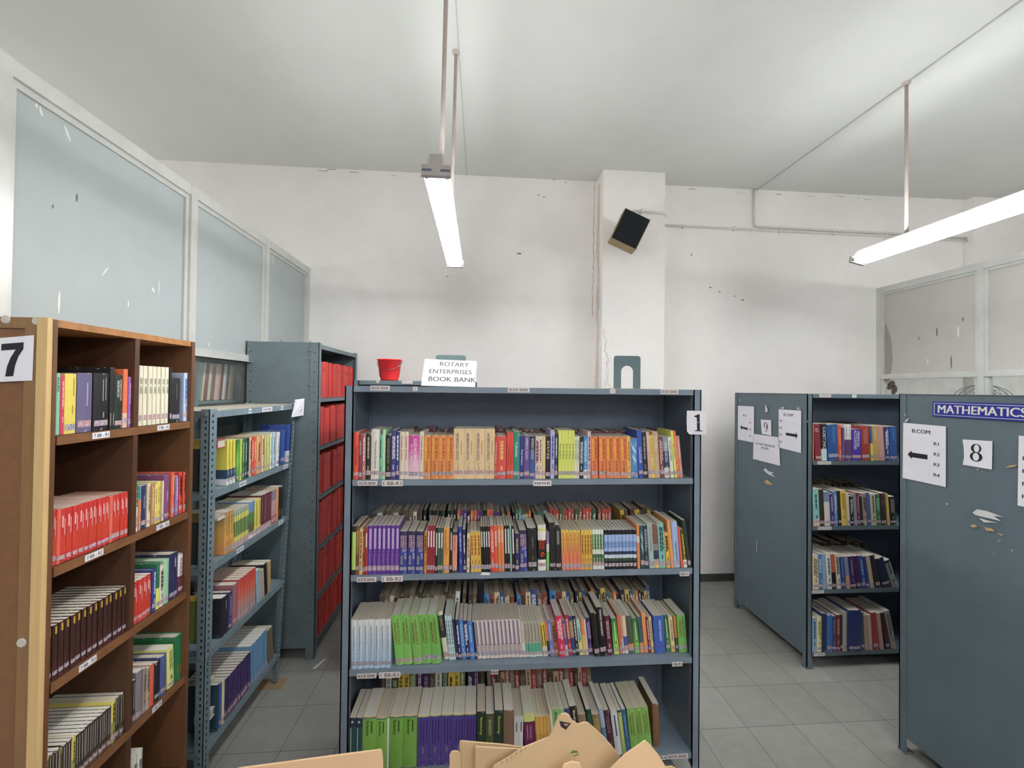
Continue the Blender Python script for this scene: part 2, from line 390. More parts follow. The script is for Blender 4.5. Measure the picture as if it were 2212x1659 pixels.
# paint flecks and scrapes on the frosted panes
def flecks(root, x, pts, mat, name='paint_fleck'):
    mb = MB()
    for px, py, l, w, t in pts:
        c = on(px, py, 'x', x); k = (c - cam.matrix_world.translation).length / F
        w *= .42; poly = [(-w * k, -.2 * l * k), (-.4 * w * k, -l * k), (.5 * w * k, -.9 * l * k), (w * k, -.1 * l * k), (.8 * w * k, .7 * l * k), (.2 * w * k, l * k), (-.7 * w * k, .5 * l * k)]
        ct, st = math.cos(t), math.sin(t)
        mb.prism([(a * ct - b * st, a * st + b * ct) for a, b in poly], lambda a, b: (x, c.y + a * 1.6, c.z + b), (.0006 if x < 0 else -.0006, 0, 0))
    mb.obj(name, mat, root)
XFL = XP - .03 + .0045; XFR = XR + .03 - .0045
flecks(win1, XFL, [(145, 288, 10, 3, .3), (88, 240, 6, 3, .2), (78, 228, 3, 3, 0), (227, 586, 9, 2, -.4), (127, 652, 18, 3, 0), (277, 656, 6, 2, 0), (343, 618, 14, 1.5, 0), (330, 626, 4, 4, .5), (590, 560, 12, 2, .1), (593, 548, 5, 3, 0), (451, 744, 4, 2, 0)], ink('dcdcd4'))
flecks(win1, XFL, [(166, 427, 6, 2, 0), (114, 446, 3, 2, 0)], ink('6a706c'), 'dirt_fleck')
flecks(win2, XFR, [(2070, 716, 9, 2, 0), (2004, 781, 5, 1.5, 0)], ink('dcdcd4'))
flecks(win2, XFR, [(2024, 717, 7, 1.5, 0), (2055, 782, 10, 1.5, 0), (1985, 731, 3, 1, 0), (2080, 689, 3, 1.5, 0)], ink('6a625c'), 'dirt_fleck')
flecks(win2, XFR, [(1916, 765, 50, 14, 0)], plain('98918c', .6), 'dirt_streak')
flecks(win2, XFR, [(1925, 832, 8, 9, .4), (1932, 842, 8, 7, .2)], ink('5a4a44'), 'dirt_fleck')

# ------------------------------------------------------------------ fluorescent fittings
GLOW = bpy.data.materials.new('lit_tube'); GLOW.use_nodes = True
nt = GLOW.node_tree; nt.nodes.remove(nt.nodes['Principled BSDF']); em = nt.nodes.new('ShaderNodeEmission')
em.inputs[0].default_value = (.97, 1.0, 1.0, 1); em.inputs[1].default_value = TUBE
nt.links.new(em.outputs[0], [n for n in nt.nodes if n.type == 'OUTPUT_MATERIAL'][0].inputs[0])
ENAMEL = plain('d9d2d2', .4, .04, 20); CAPM = plain('b9b0ae', .5, .05, 20); ROD = plain('b9a9a2', .5, .1, 12)
def fitting(x, y0, y1, zb, label, rods, tilt=0.0):
    t = thing('fluorescent_lamp', (x, (y0 + y1) / 2, zb), label, 'lamp', 'twin tube lamps hung from the ceiling')
    W = Matrix.Rotation(tilt, 3, 'Y')
    def at(v): return Vector((x, 0, zb + .05)) + W @ (v - Vector((x, 0, zb + .05)))
    # folded sheet channel, tapering upward, and the shallow reflector under it
    MB().add([(x - .034, y0, zb + .085), (x + .034, y0, zb + .085), (x + .040, y0, zb + .034), (x - .040, y0, zb + .034),
              (x - .034, y1, zb + .085), (x + .034, y1, zb + .085), (x + .040, y1, zb + .034), (x - .040, y1, zb + .034)],
             [(0, 1, 2, 3), (7, 6, 5, 4), (0, 4, 5, 1), (1, 5, 6, 2), (2, 6, 7, 3), (3, 7, 4, 0)]).warp(at).obj('housing', ENAMEL, t)
    for y, d in ((y0, -1), (y1, 1)):
        m = MB().box(x - .06, x + .06, y - .012, y + .012, zb - .005, zb + .04)
        m.box(x - .025, x + .025, y - .012, y + .012, zb + .04, zb + .085)
        for s in (-1, 1): m.box(x + s * .038 - .02, x + s * .038 + .02, y + d * .0125, y + d * .013, zb + .012, zb + .022, 1)
        m.warp(at).obj('end_cap', [CAPM, ink('6a6a80')], t)
    for s in (-1, 1):
        MB().tube([(x + s * .042, y0 + .02, zb + .014), (x + s * .042, y1 - .02, zb + .014)], .014, 12).warp(at).obj('tube', GLOW, t, smooth=True)
        m = MB()
        for a, b in ((y0 + .01, y0 + .03), (y1 - .03, y1 - .01)): m.tube([(x + s * .042, a, zb + .014), (x + s * .042, b, zb + .014)], .0155, 12)
        m.warp(at).obj('tube_cap', CAPM, t, smooth=True)
    for rx, ry in rods:
        MB().tube([(x, ry, zb + .08), (rx, ry, ZC)], .0105, 10).obj('hanging_rod', ROD, t, smooth=True)
        MB().lathe([(.0, ZC - .02), (.02, ZC - .018), (.026, ZC)], 12, (rx, ry, 0)).obj('ceiling_rose', ROD, t, smooth=True)
    return t
fitting(-.195, 1.745, 3.04, 2.835, 'lit twin tube lamp hanging above the books of rack 1', [(-.18, 1.95), (-.18, 2.62)])
fitting(2.868, 1.72, 2.965, 2.94, 'lit twin tube lamp hanging above racks 8 and 9', [(2.868, 2.605), (2.868, 1.95)], tilt=.22)
# unseen lamps added over the near aisles to brighten the rack fronts
fitting(-.195, -1.3, -.05, 2.84, 'added unseen twin tube lamp over the aisle on the near side of rack 1', [(-.18, -1.1), (-.18, -.3)])
fitting(2.868, -1.6, -.35, 2.94, 'added unseen twin tube lamp over the aisle on the near side of rack 8', [(2.868, -1.4), (2.868, -.6)])
fitting(1.34, -1.45, -.2, 2.88, 'added unseen twin tube lamp over the near aisle between the lamp rows', [(1.34, -1.2), (1.34, -.45)])
fitting(1.34, -4.2, -2.95, 2.88, 'added unseen twin tube lamp near the near wall between the lamp rows', [(1.34, -4.0), (1.34, -3.2)])
fitting(-.195, -4.2, -2.95, 2.84, 'added unseen twin tube lamp at far end of aisle, close to the near wall', [(-.18, -4.0), (-.18, -3.2)])
fitting(-4.2, 2.3, 3.55, 2.62, 'lit twin tube lamp in the room beyond the west partition', [(-4.2, 3.3), (-4.2, 2.6)])
fitting(5.9, 1.72, 2.965, 2.94, 'added unseen twin tube lamp in the next bay beyond the east partition', [(5.9, 2.605), (5.9, 1.95)])  # unseen lamp added in the east bay for extra brightness
# ------------------------------------------------------------------ loudspeaker on the pillar
sp = thing('wall_speaker', (1.33, 3.74, 3.39), 'black-fronted wooden wall speaker tilted on the white pillar', 'speaker')
Cq = on(1322, 512, 'y', 3.60); dS = .17
ey = (on(1314, 524, 'y', 3.60 + .165) - Cq).normalized()
def onpl(px, py):
    o = Vector((0, 0, HCAM)); d = on(px, py, 'y', 3.0) - o; return o + d * ((Cq - o).dot(ey) / d.dot(ey))
A, Bq, Dq = onpl(1352, 450), onpl(1404, 475), onpl(1373, 538)
ez = ((A - Cq) + (Bq - Dq)).normalized(); ex = (Bq - A); ex = (ex - ez * ex.dot(ez)).normalized()
wS, hS = (Bq - A).length, (A - Cq).length
S = lambda a, b, c: Cq + ex * a + ez * b + ey * c
def sbox(mb, a0, a1, b0, b1, c0, c1, mi=0):
    q = MB().box(a0, a1, c0, c1, b0, b1); q.v = [tuple(S(v[0], v[2], v[1])) for v in q.v]; return mb.add(q.v, q.f, mi)
sbox(MB(), -.006, wS + .006, -.006, hS + .006, .012, dS).obj('cabinet', plain('a08a62', .55, .15, 1, mapping=(6, 40, 6)), sp)
sbox(MB(), 0, wS, 0, hS, 0, .012).obj('grille_cloth', plain('14161c', .95, .3, 220, bump=.3), sp)
mid = S(wS / 2, hS / 2, dS)
MB().tube([mid, (mid.x, 3.9, mid.z)], .02, 10).box(mid.x - .05, mid.x + .05, 3.897, 3.905, mid.z - .06, mid.z + .06).obj('bracket', plain('3a3a3c', .5), sp)

# ------------------------------------------------------------------ steel racks
STEEL1 = plain('7b8897', .45, .07, 9, .0, wear='a9aeb0', wear_at=.79)
STEEL9 = plain('616f77', .5, .07, 7, .0, wear='8d979a', wear_at=.8)
STEELR = plain('6d7a80', .5, .08, 8, .0, wear='8f989a', wear_at=.78)
STEEL6 = plain('788a92', .45, .1, 12, .0, wear='8a8274', wear_at=.7)
INSIDE = plain('6a7488', .55, .1, 8)
DUSTTOP = plain('b9b2a2', .9, .15, 14)
LABELP = plain('e2d8d8', .6, .04, 20, g=1.0)
def label_strip(shelf, corners, body, nrm, h=.62, mats=None, u=None, bold=.0, name='shelf_label'):
    return sheet(name, corners, nrm, [(body, u if u is not None else .06, (1 - h) / 2, h, 1, bold)], mats or [CREAMPAPER, BLACK, DKGREY], parent=shelf, thick=.0006)
def fit_strip(shelf, x0, x1, zc, hh, y, body, nrm=(0, -1, 0), mats=None, h=.6, bold=.0):
    """label on a lip facing the reader: x0..x1 wide, lettering stretched to fill it."""
    t, f, asp = text2d(body, bold); W = abs(x1 - x0); st = min((.86 * W) / (asp * h * hh), 1.9 if len(body) > 1 else 1.1); mg = .5 - st * asp * h * hh / W / 2
    return sheet('shelf_label', [(x0, y, zc + hh / 2), (x1, y, zc + hh / 2), (x1, y, zc - hh / 2), (x0, y, zc - hh / 2)], nrm,
                 [(body, mg, (1 - h) / 2, h, 1, bold, st)], mats or [LABELP, BLACK, DKGREY], parent=shelf, thick=.0006)
def steel_rack(name, label, x0, x1, y0, y1, zs, zt, zb, mat, backy, inside=INSIDE, lip=.028, panel_in=.0):
    """closed-end steel rack; zs = upper faces of the shelves, zt its top, zb the lower edge of the end panels."""
    root = thing(name, ((x0 + x1) / 2, (y0 + y1) / 2, 0), label, 'bookcase')
    for x, s in ((x0, 1), (x1, -1)):
        m = MB(); xa, xb = (x + .006, x + .010) if s > 0 else (x - .010, x - .006)
        m.box(xa, xb, y0 + .03, y1 - .03, zb, zt)
        for y, q in ((y0, 1), (y1, -1)):
            m.box(x, x + s * .040, y, y + q * .006, zb - .0, zt); m.box(x, x + s * .006, y, y + q * .036, zb, zt)
            m.box(x + s * .034, x + s * .040, y, y + q * .03, zb, zt)
        m.obj('side_panel', mat, root)
        for y, q in ((y0, 1), (y1, -1)):
            m = MB().box(x, x + s * .040, y, y + q * .006, .004, zb).box(x, x + s * .006, y, y + q * .036, .004, zb).box(x - s * .004, x + s * .044, y - q * .004, y + q * .04, 0, .012)
            m.obj('leg', mat, root)
    shelves = []
    for z in [zt, *zs]:
        m = MB().box(x0 + .04, x1 - .04, y0 + .004, y1 - .004, z - .003, z).box(x0 + .04, x1 - .04, y0 + .001, y0 + .004, z - lip, z).box(x0 + .04, x1 - .04, y1 - .004, y1 - .001, z - lip, z)
        m.box(x0 + .04, x1 - .04, y0 + .004, y0 + .016, z - lip, z - lip + .002)
        if z == zt: m.box(x0, x0 + .04, y0 + .006, y1 - .006, z - .003, z).box(x1 - .04, x1, y0 + .006, y1 - .006, z - .003, z)
        shelves.append(m.obj('top_panel' if z == zt else 'shelf', mat, root))
    MB().box(x0 + .04, x1 - .04, backy, backy + .003, zb, zt - .003).obj('back_panel', inside, root)
    return root, shelves
R1Z = (1.517, 1.073, .635, .170)
# ---- rack 1
rack1, sh1 = steel_rack('steel_bookcase', 'blue-grey steel rack 1 full of book bank paperbacks, red bucket behind it', -.632, 1.098, 2.0, 2.42, R1Z, 1.957, .1, STEEL1, 2.395)
# (inner faces of the end panels and the back)
yl = 2.0 - .0002
for px0, px1, pz, body, k, bd in ((800, 842, 838, 'BOOK BANK', 0, .015), (892, 902, 840, '1', 0, 0), (1097, 1144, 842, 'BOOK BANK', 0, .01), (1318, 1329, 845, '1', 0, 0), (1427, 1465, 846, 'BOOK BANK', 0, .015),
                           (773, 815, 1044, 'BOOK BANK', 1, .015), (825, 870, 1044, '1 BB-R1', 1, 0), (1152, 1191, 1044, 'MATHS', 1, .02),
                           (771, 813, 1252.5, 'BOOK BANK', 2, .015), (824, 870, 1251, '1 BB-R2', 2, 0), (1468, 1489, 1240, '1BB-R2', 2, .01),
                           (771, 813, 1461, 'BOOK BANK', 3, .015), (819, 865, 1459, '1 BB-R3', 3, 0), (1060, 1076, 1452, 'BBA', 3, .02), (1452, 1474, 1435, '1BB-R3', 3, .02),
                           (1427, 1439, 1637, 'R4', 4, 0), (1441, 1486, 1635, 'BOOK BANK', 4, .015)):
    a, b = on(px0, pz, 'y', yl), on(px1, pz, 'y', yl)
    hh = .027 if 'BB-' in body and body[1] == ' ' else .023 if 'BANK' in body else .021
    if body == 'MATHS': hh = .026
    sz = [1.957, *R1Z][k]; zc = min(a.z, sz + .004) if k else a.z
    fit_strip(sh1[k], a.x, b.x, zc, hh, yl, body, h=.45 if body == 'MATHS' else .62 if len(body) > 1 else .6, bold=bd)
o = sheet('taped_sign', [(1.012, 1.985, 1.855), (1.118, 1.99, 1.852), (1.121, 1.992, 1.734), (1.018, 1.985, 1.737)], (0, -1, 0), [('$1', .36, .14, .72, 1)],
      label='white paper numbered 1 taped to the upright of rack 1', cuts=[(.12, 0), (1, 0), (1, 1), (.04, .99), (0, .5), (0, .12)])
sheet('scrap_tape', [(.02, 1.999, 1.077), (.055, 1.999, 1.073), (.055, 1.999, 1.062), (.01, 1.999, 1.064)], (0, -1, 0), [], parent=sh1[2])
# ---- sign and bookends on top of rack 1
def bookend(loc, w, h, label, hole=True, tilt=0):
    pts = [(-w / 2, 0)] + ([(-w / 2 + .032, 0)] if hole else []); r = .014
    outer = [(w / 2, 0), (w / 2, h - r)] + [(w / 2 - r + r * math.cos(t), h - r + r * math.sin(t)) for t in (.5, 1.0, 1.57)] + [(-w / 2 + r - r * math.sin(t), h - r + r * math.cos(t)) for t in (0, .5, 1.0, 1.57)] + [(-w / 2, 0)]
    if hole:
        iw = w * .225; zt_ = h * .70
        inner = [(-iw, 0), (-iw, zt_ - iw)] + [(-iw * math.cos(t), zt_ - iw + iw * math.sin(t)) for t in [math.pi * k / 12 for k in range(1, 12)]] + [(iw, zt_ - iw), (iw, 0)]
        poly = outer + inner
    else: poly = outer[:-1] + [(-w / 2, 0)]
    m = MB().prism(poly, lambda a, b: (loc[0] + a, loc[1] + tilt * b, loc[2] + b), (0, .0025, 0)).box(loc[0] - w / 2, loc[0] + w / 2, loc[1], loc[1] + .13, loc[2], loc[2] + .0015)
    o = m.obj('bookend', plain('6c7f80' if not hole else '54676c', .45, .06, 20), loc=loc); o['label'] = label; o['category'] = 'bookend'; return o
bookend((-.165, 2.31, 1.957), .165, .176, 'grey bookend half hidden behind the ROTARY ENTERPRISES BOOK BANK sign', False)
bookend((.79, 2.2, 1.959), .148, .178, 'grey steel bookend with arched cut-out standing on rack 1', True)
sheet('paper_sign', [(-.305, 2.305, 2.109), (-.022, 2.300, 2.101), (-.028, 2.26, 1.959), (-.317, 2.26, 1.963)], (0, -1, .1),
      [('ROTARY', .30, .755, .165, 2, .012, 1.16), ('ENTERPRISES', .115, .47, .165, 2, .012, 1.14), ('BOOK BANK', .12, .175, .175, 2, .016, 1.17)],
      label='white sheet reading ROTARY ENTERPRISES BOOK BANK propped on top of rack 1', mats=[plain('f2f2f2', .7, .03, 14, g=1.0), BLACK, ink('56565a')])
m = MB().box(.60, 1.03, 2.02, 2.3, 1.9576, 1.9586); m.obj('loose_paper', CREAMPAPER, label='thin cream papers lying under the arched bookend', category='paper')

# ---- the rack that carries the red bucket
rackb, shb = steel_rack('steel_bookcase', 'grey steel rack standing right behind rack 1 with a red bucket on top', -.872, -.03, 2.93, 3.35, (1.56, 1.1, .64, .18), 1.998, .1, STEEL9, 3.33)
for px0, px1, pz, body in ((813, 819, 824, '*'), (868, 891, 826, 'BOOK BANK')):
    a, b = on(px0, pz, 'y', 2.929), on(px1, pz, 'y', 2.929); fit_strip(shb[0], a.x, b.x, a.z, .018, 2.929, body)
bk = thing('bucket', (-.655, 3.06, 1.999), 'small red plastic bucket with wire handle on top of a rack', 'bucket')
RED = plain('d92a2c', .3, .05, 12, g=1.1)
MB().lathe([(.0, .004), (.056, .004), (.058, 0), (.062, .006), (.062, .018), (.069, .03), (.082, .142), (.090, .146), (.090, .152), (.081, .154), (.066, .034), (.0, .03)], 36, (-.655, 3.06, 2.0)).obj('pail', RED, bk, smooth=True)
pts = [(-.655 - .087 * math.cos(t), 3.06 - .078 * math.sin(t), 2.137 - .062 * math.sin(t)) for t in [math.pi * k / 16 for k in range(17)]]
MB().tube(pts, .002, 6).obj('handle', plain('7a7474', .3, .1, 20, .8), bk, smooth=True)

# ---- racks 9 and 8, double sided
U9Z = (1.463, 1.000, .552, .112)
rack9, sh9 = steel_rack('steel_bookcase', 'dark grey double-sided steel rack 9 with papers taped on its end', XU, 4.05, 2.795, 3.64, U9Z, 1.94, .078, STEEL9, 3.215)
rack8, sh8 = steel_rack('steel_bookcase', 'dark grey double-sided steel rack 8 under the blue MATHEMATICS plate', XU, 4.05, 1.29, 2.145, U9Z, 1.948, .085, STEEL9, 1.715)
for px0, px1, pz, body, k in ((1770, 1795, 854, 'COMMERCE', 0), (1841, 1850, 856, '9', 0), (1766, 1795, 996, '9COM-R1', 1), (1767, 1796, 1139, '9COM-R2', 2), (1754, 1780, 1276, '9COM-R3', 3), (1758, 1782, 1411, '9COM-R4', 4)):
    a, b = on(px0, pz, 'y', 2.7945), on(px1, pz, 'y', 2.7945); fit_strip(sh9[k], a.x, b.x, [1.94, *U9Z][k] - .013, .022, 2.7945, body)
X8 = XU - .0005
def zq(Z, *pts): return [on(Z[0] + a / Z[2], Z[1] + b / Z[2], 'x', X8) for a, b in pts]
N8 = (-1, 0, 0)
Z9 = (1570, 820, 4.879); Z8 = (1940, 840, 5.72)
def flat(cs):
    for c in cs: c.x = X8
    return cs
bold = .02
sheet('paper_notice', zq(Z9, (118, 275), (288, 284), (286, 664), (116, 632)), N8, [('BCS', .34, .70, .06, 1, bold), ('R1', .74, .51, .052, 1, bold), ('R2', .74, .325, .052, 1, bold), ('R3', .74, .145, .052, 1, bold),
      ('poly', [(.15, .375), (.27, .44), (.27, .40), (.63, .385), (.63, .32), (.27, .345), (.27, .305)], 1)], label='white sheet lettered BCS with an arrow taped on the end of rack 9')
sheet('paper_notice', zq(Z9, (547, 312), (784, 328), (783, 774), (548, 716)), N8, [('B.COM', .24, .84, .068, 1, bold, 1.1), ('R1', .06, .675, .056, 1, bold), ('R2', .06, .495, .056, 1, bold), ('R3', .06, .32, .056, 1, bold), ('R4', .06, .135, .056, 1, bold),
      ('poly', [(.86, .395), (.78, .30), (.78, .355), (.34, .355), (.34, .42), (.78, .425), (.78, .475)], 1)], label='white B.COM sheet with an arrow, taped beside the opening of rack 9')
sheet('paper_notice', zq(Z9, (284, 572), (550, 608), (563, 910), (277, 836)), N8, [('DO NOT RESHELVE', .09, .60, .085, 2, bold, 1.02), ('BOOKS', .33, .475, .08, 2, bold, 1.05)], label='white sheet reading DO NOT RESHELVE BOOKS taped on rack 9')
sheet('number_sign', zq(Z9, (358, 420), (468, 428), (470, 592), (370, 572)), N8, [('$9', .28, .2, .64, 1)], label='white paper numbered 9 taped on the end of its rack')
sheet('paper_notice', zq(Z8, (65, 418), (592, 464), (590, 1214), (57, 1100)), N8, [('B.COM', .23, .84, .066, 1, bold, 1.06), ('R1', .74, .665, .054, 1, bold, 1.15), ('R2', .74, .49, .054, 1, bold, 1.15), ('R3', .74, .315, .054, 1, bold, 1.15), ('R4', .74, .14, .054, 1, bold, 1.15),
      ('poly', [(.12, .445), (.225, .52), (.225, .485), (.6, .485), (.6, .405), (.225, .40), (.225, .365)], 1)], label='white B.COM sheet with an arrow taped on rack 8')
sheet('number_sign', zq(Z8, (797, 624), (1166, 646), (1160, 997), (800, 938)), N8, [('$8', .26, .2, .66, 1)], label='white paper numbered 8 taped on its rack under the blue plate', cuts=[(0, 0), (1, 0), (1, 1), (0, 1), (.04, .7), (.05, .3)])
a = zq(Z8, (1492, 577), (1478, 1440)); dy = .212
sheet('paper_notice', [a[0], a[0] - Vector((0, dy, 0)), a[1] - Vector((0, dy, .0)), a[1]], N8, [('R1', .07, .655, .055, 1, bold, 1.15), ('R2', .07, .475, .055, 1, bold, 1.15), ('R3', .07, .295, .055, 1, bold, 1.15), ('R4', .07, .115, .055, 1, bold, 1.15),
      ('poly', [(.9, .46), (.8, .37), (.8, .42), (.42, .42), (.42, .49), (.8, .49), (.8, .54)], 1)], label='white sheet of row numbers cut off by the edge, on rack 8')
a = zq(Z8, (438, 155), (433, 338)); L = .47
BLUE = plain('232a8c', .35, .05, 20, g=1.1)
pl = [a[0], a[0] - Vector((0, L, 0)), a[0] - Vector((0, L, a[0].z - a[1].z)), a[1]]
bd = lambda u0, u1, v0, v1: ('poly', [(u0, v0), (u1, v0), (u1, v1), (u0, v1)], 1)
sheet('name_plate', pl, N8, [('MATHEMATICS', .055, .25, .52, 1, .025, .92), bd(.014, .986, .875, .905), bd(.014, .986, .095, .125), bd(.014, .02, .1, .9), bd(.98, .986, .1, .9)], [BLUE, ink('e6e2d8'), DKGREY],
      thick=.004, label='blue plate lettered MATHEMATICS in white, fixed on rack 8', category='sign')
# torn paper and glue left on the ends of racks 8 and 9
def scraps(root, Z, polys, mat, name='paper_scrap'):
    for poly in polys:
        m = MB(); q = zq(Z, *poly); m.add(q, [tuple(range(len(q)))])
        q2 = [Vector((X8 - .0006, p.y, p.z)) for p in q]; m.add(q2, [tuple(range(len(q2)))]); m.obj(name, mat, root)
WH = ink('dcdcdc'); TAN = ink('c9a97c')
scraps(rack8, Z8, [[(920, 1530), (975, 1487), (1100, 1510), (1300, 1585), (1180, 1570), (1275, 1635), (1080, 1590), (960, 1560)], [(1000, 1595), (1120, 1630), (1230, 1655), (1060, 1650)], [(580, 1420), (620, 1415), (615, 1432)], [(75, 310), (100, 318), (85, 330)], [(80, 405), (115, 365), (130, 372), (105, 410)]], WH)
scraps(rack8, Z8, [[(1325, 980), (1370, 950), (1475, 935), (1440, 965), (1380, 970)], [(970, 985), (1000, 985), (985, 1015)], [(1020, 1025), (1048, 1016), (1040, 1030)]], TAN, 'glue_mark')
ZL = (1900, 820, 1.977)
scraps(rack8, ZL, [[(385, 622), (405, 618), (420, 630), (398, 632)], [(448, 630), (480, 636), (492, 650), (455, 645)], [(500, 655), (530, 662), (520, 667)], [(505, 684), (518, 686), (512, 692)], [(560, 725), (572, 728), (566, 735)], [(485, 740), (492, 742), (488, 746)]], TAN, 'glue_mark')
scraps(rack9, Z9, [[(385, 955), (410, 932), (440, 965), (500, 980), (470, 990), (512, 1030), (440, 1000)], [(405, 345), (408, 258), (432, 315), (428, 340)], [(565, 300), (598, 284), (600, 310)], [(738, 315), (748, 282), (756, 320)], [(765, 320), (768, 284), (775, 322)], [(130, 195), (142, 220), (135, 225)], [(843, 440), (855, 428), (852, 450)]], WH)
scraps(rack9, Z9, [[(395, 1070), (425, 1055), (460, 1085), (495, 1110), (430, 1105), (405, 1088)]], TAN, 'glue_mark')
scraps(rack9, (1570, 1130, 4.741), [[(303, 185), (309, 183), (308, 297), (304, 297)], [(200, 820), (206, 822), (204, 836)]], WH)

# ---- slotted-angle rack 6, leaning away from the reader at its far end
X6, Y6A, Y6B, D6 = -1.31, 2.13, 3.085, .33
def lean6(v):
    k = (v.y - Y6A) / (Y6B - Y6A); return Vector((v.x, v.y - k * .2 * (1 - v.z / 1.83), v.z))
rack6 = thing('slotted_rack', (X6 - D6 / 2, 2.55, 0), 'grey slotted-angle steel rack 6 leaning beside the wooden bookcase', 'bookcase')
SLOT = ink('1c1f22'); BOLT = plain('9aa0a2', .35, .1, 40, .6)
U6Z = (1.425, 1.065, .645, .185)
for x, sx in ((X6, -1), (X6 - D6, 1)):
    for y, sy in ((Y6A, 1), (Y6B, -1)):
        m = MB().box(x, x + sx * .04, y, y + sy * .003, 0, 1.835).box(x, x + sx * .003, y, y + sy * .058 if sy > 0 else y + sy * .04, 0, 1.835)
        for k in range(58):
            z = .03 + k * .031
            m.box(x + sx * .013, x + sx * .021, y - sy * .0006, y, z, z + .013, 1)
            m.box(x - sx * .0006, x, y + sy * .022, y + sy * .032, z, z + .012, 1)
        m.warp(lean6).obj('angle_post', [STEEL6, SLOT], rack6)
sh6 = []
for z in (1.825, *U6Z):
    m = MB().box(X6 - D6 + .003, X6 - .003, Y6A + .003, Y6B - .003, z - .002, z).box(X6 - .004, X6 - .001, Y6A + .003, Y6B - .003, z - .034, z).box(X6 - D6 + .003, X6 - .003, Y6A + .003, Y6A + .006, z - .034, z)
    m.box(X6 - D6 + .003, X6 - .003, Y6B - .006, Y6B - .003, z - .034, z).box(X6 - D6 + .001, X6 - D6 + .004, Y6A + .003, Y6B - .003, z - .034, z)
    if z > 1.8: m.box(X6 - D6 + .004, X6 - .004, Y6A + .004, Y6B - .004, z, z + .001, 1)
    sh6.append(m.warp(lean6).obj('top_panel' if z > 1.8 else 'shelf', [STEEL6, DUSTTOP], rack6))
m = MB()
for z in (1.825, *U6Z):
    for y in (Y6A + .026, Y6B - .02): m.tube([(X6, y, z - .018), (X6 + .008, y, z - .018)], .008, 6)
    for x in (X6 - .018, X6 - D6 + .018): m.tube([(x, Y6A, z - .018), (x, Y6A - .008, z - .018)], .008, 6)
m.warp(lean6).obj('bolt', BOLT, rack6)
def strip6(shelf, py0, py1, pz, body, zc, hh=.026, h=.5):
    a, b = on(py0, pz, 'x', X6), on(py1, pz, 'x', X6); y0, y1 = a.y, b.y
    t, f, asp = text2d(body, .01); W = abs(y1 - y0); st = .8 * W / (asp * h * hh); x = X6 + .0004
    sheet('shelf_label', [(x, y0, zc + hh / 2), (x, y1, zc + hh / 2), (x, y1, zc - hh / 2), (x, y0, zc - hh / 2)], (1, 0, 0), [(body, .1, (1 - h) / 2, h, 1, .01, st)], [PAPER, BLACK, DKGREY], parent=shelf, thick=.0006)
strip6(sh6[0], 537, 543, 888, '6', 1.808); strip6(sh6[0], 566, 588, 886, 'BOOK BANK', 1.808); strip6(sh6[0], 607, 612, 882, '6', 1.808)
strip6(sh6[1], 517, 532, 1038, '6BB-R1', 1.408); strip6(sh6[1], 612, 622, 1003, '6BB-R1', 1.408); strip6(sh6[2], 511, 526, 1186, '6BB-R2', 1.048); strip6(sh6[2], 602, 612, 1125, '6BB-R2', 1.048)
y0 = on(636, 910, 'x', X6 + .012).y; y1 = on(657, 890, 'x', X6 + .05).y
sheet('taped_sign', [(X6 + .012, y0, 1.858), (X6 + .05, y1, 1.866), (X6 + .05, y1 - .01, 1.745), (X6 + .012, y0 - .05, 1.738)], (.8, -.6, 0), [('$6', .48, .22, .55, 1, 0, .75), ('poly', [(0, 1), (.16, .9), (.36, .5), (0, .3)], 2)],
      label='curling white paper numbered 6 taped at the far end of the slotted rack', mats=[PAPER, BLACK, ink('c9c8d0')])
for yb in (2.86, 2.12):
    m = MB().box(X6 - .11, X6 + .05, yb - .05, yb + .05, 0, .002)
    m.obj('wood_chip', plain('9a8060', .8, .2, 8, mapping=(3, 30, 3)), label='thin wooden packing piece under the ' + ('far' if yb > 2.5 else 'near') + ' foot of rack 6', category='wood')

# ---- rack of red bound volumes
XB, YB0, YB1, ZB = -1.165, 3.10, 4.03, 2.27
RBZ = (1.868, 1.515, 1.15, .775, .42, .1)
rackr = thing('steel_bookcase', (-1.42, 3.56, 0), 'tall grey steel rack of red bound volumes by the far wall', 'bookcase')
for y, s in ((YB0, 1), (YB1, -1)):
    m = MB().box(-1.665, XB, y + s * .004, y + s * .007, .08, ZB)
    for x, q in ((-1.665, 1), (XB, -1)):
        m.box(x, x + q * .06, y, y + s * .003, .08, ZB); m.box(x, x + q * .003, y, y + s * .045, .08, ZB)
    if s > 0:
        for k in range(30):
            for x in (-1.635, XB - .03): m.box(x - .004, x + .004, y - .0005, y, .12 + k * .0715, .128 + k * .0715, 1)
    m.obj('side_panel', [STEELR, SLOT], rackr)
    for x, q in ((-1.665, 1), (XB, -1)): MB().box(x, x + q * .06, y, y + s * .003, 0, .08).box(x, x + q * .003, y, y + s * .045, 0, .08).obj('leg', STEELR, rackr)
for z in (ZB - .012, *RBZ):
    m = MB().box(-1.66, XB - .003, YB0 + .007, YB1 - .007, z - .002, z).box(XB - .006, XB - .003, YB0 + .003, YB1 - .003, z - .03, z)
    m.obj('top_panel' if z > 2 else 'shelf', STEELR, rackr)
MB().box(-1.662, -1.659, YB0 + .01, YB1 - .01, .08, ZB).obj('back_panel', INSIDE, rackr)
m = MB()
for px, py in ((535, 737), (607, 737), (671, 738), (537, 755), (671, 757), (671, 774), (537, 829), (670, 831), (537, 866), (670, 867), (669, 922), (668, 1014), (670, 1105), (669, 1088), (668, 1070)):
    c = on(px, py, 'y', YB0); m.tube([(c.x, YB0, c.z), (c.x, YB0 - .005, c.z)], .0065, 6)
m.obj('bolt', BOLT, rackr)
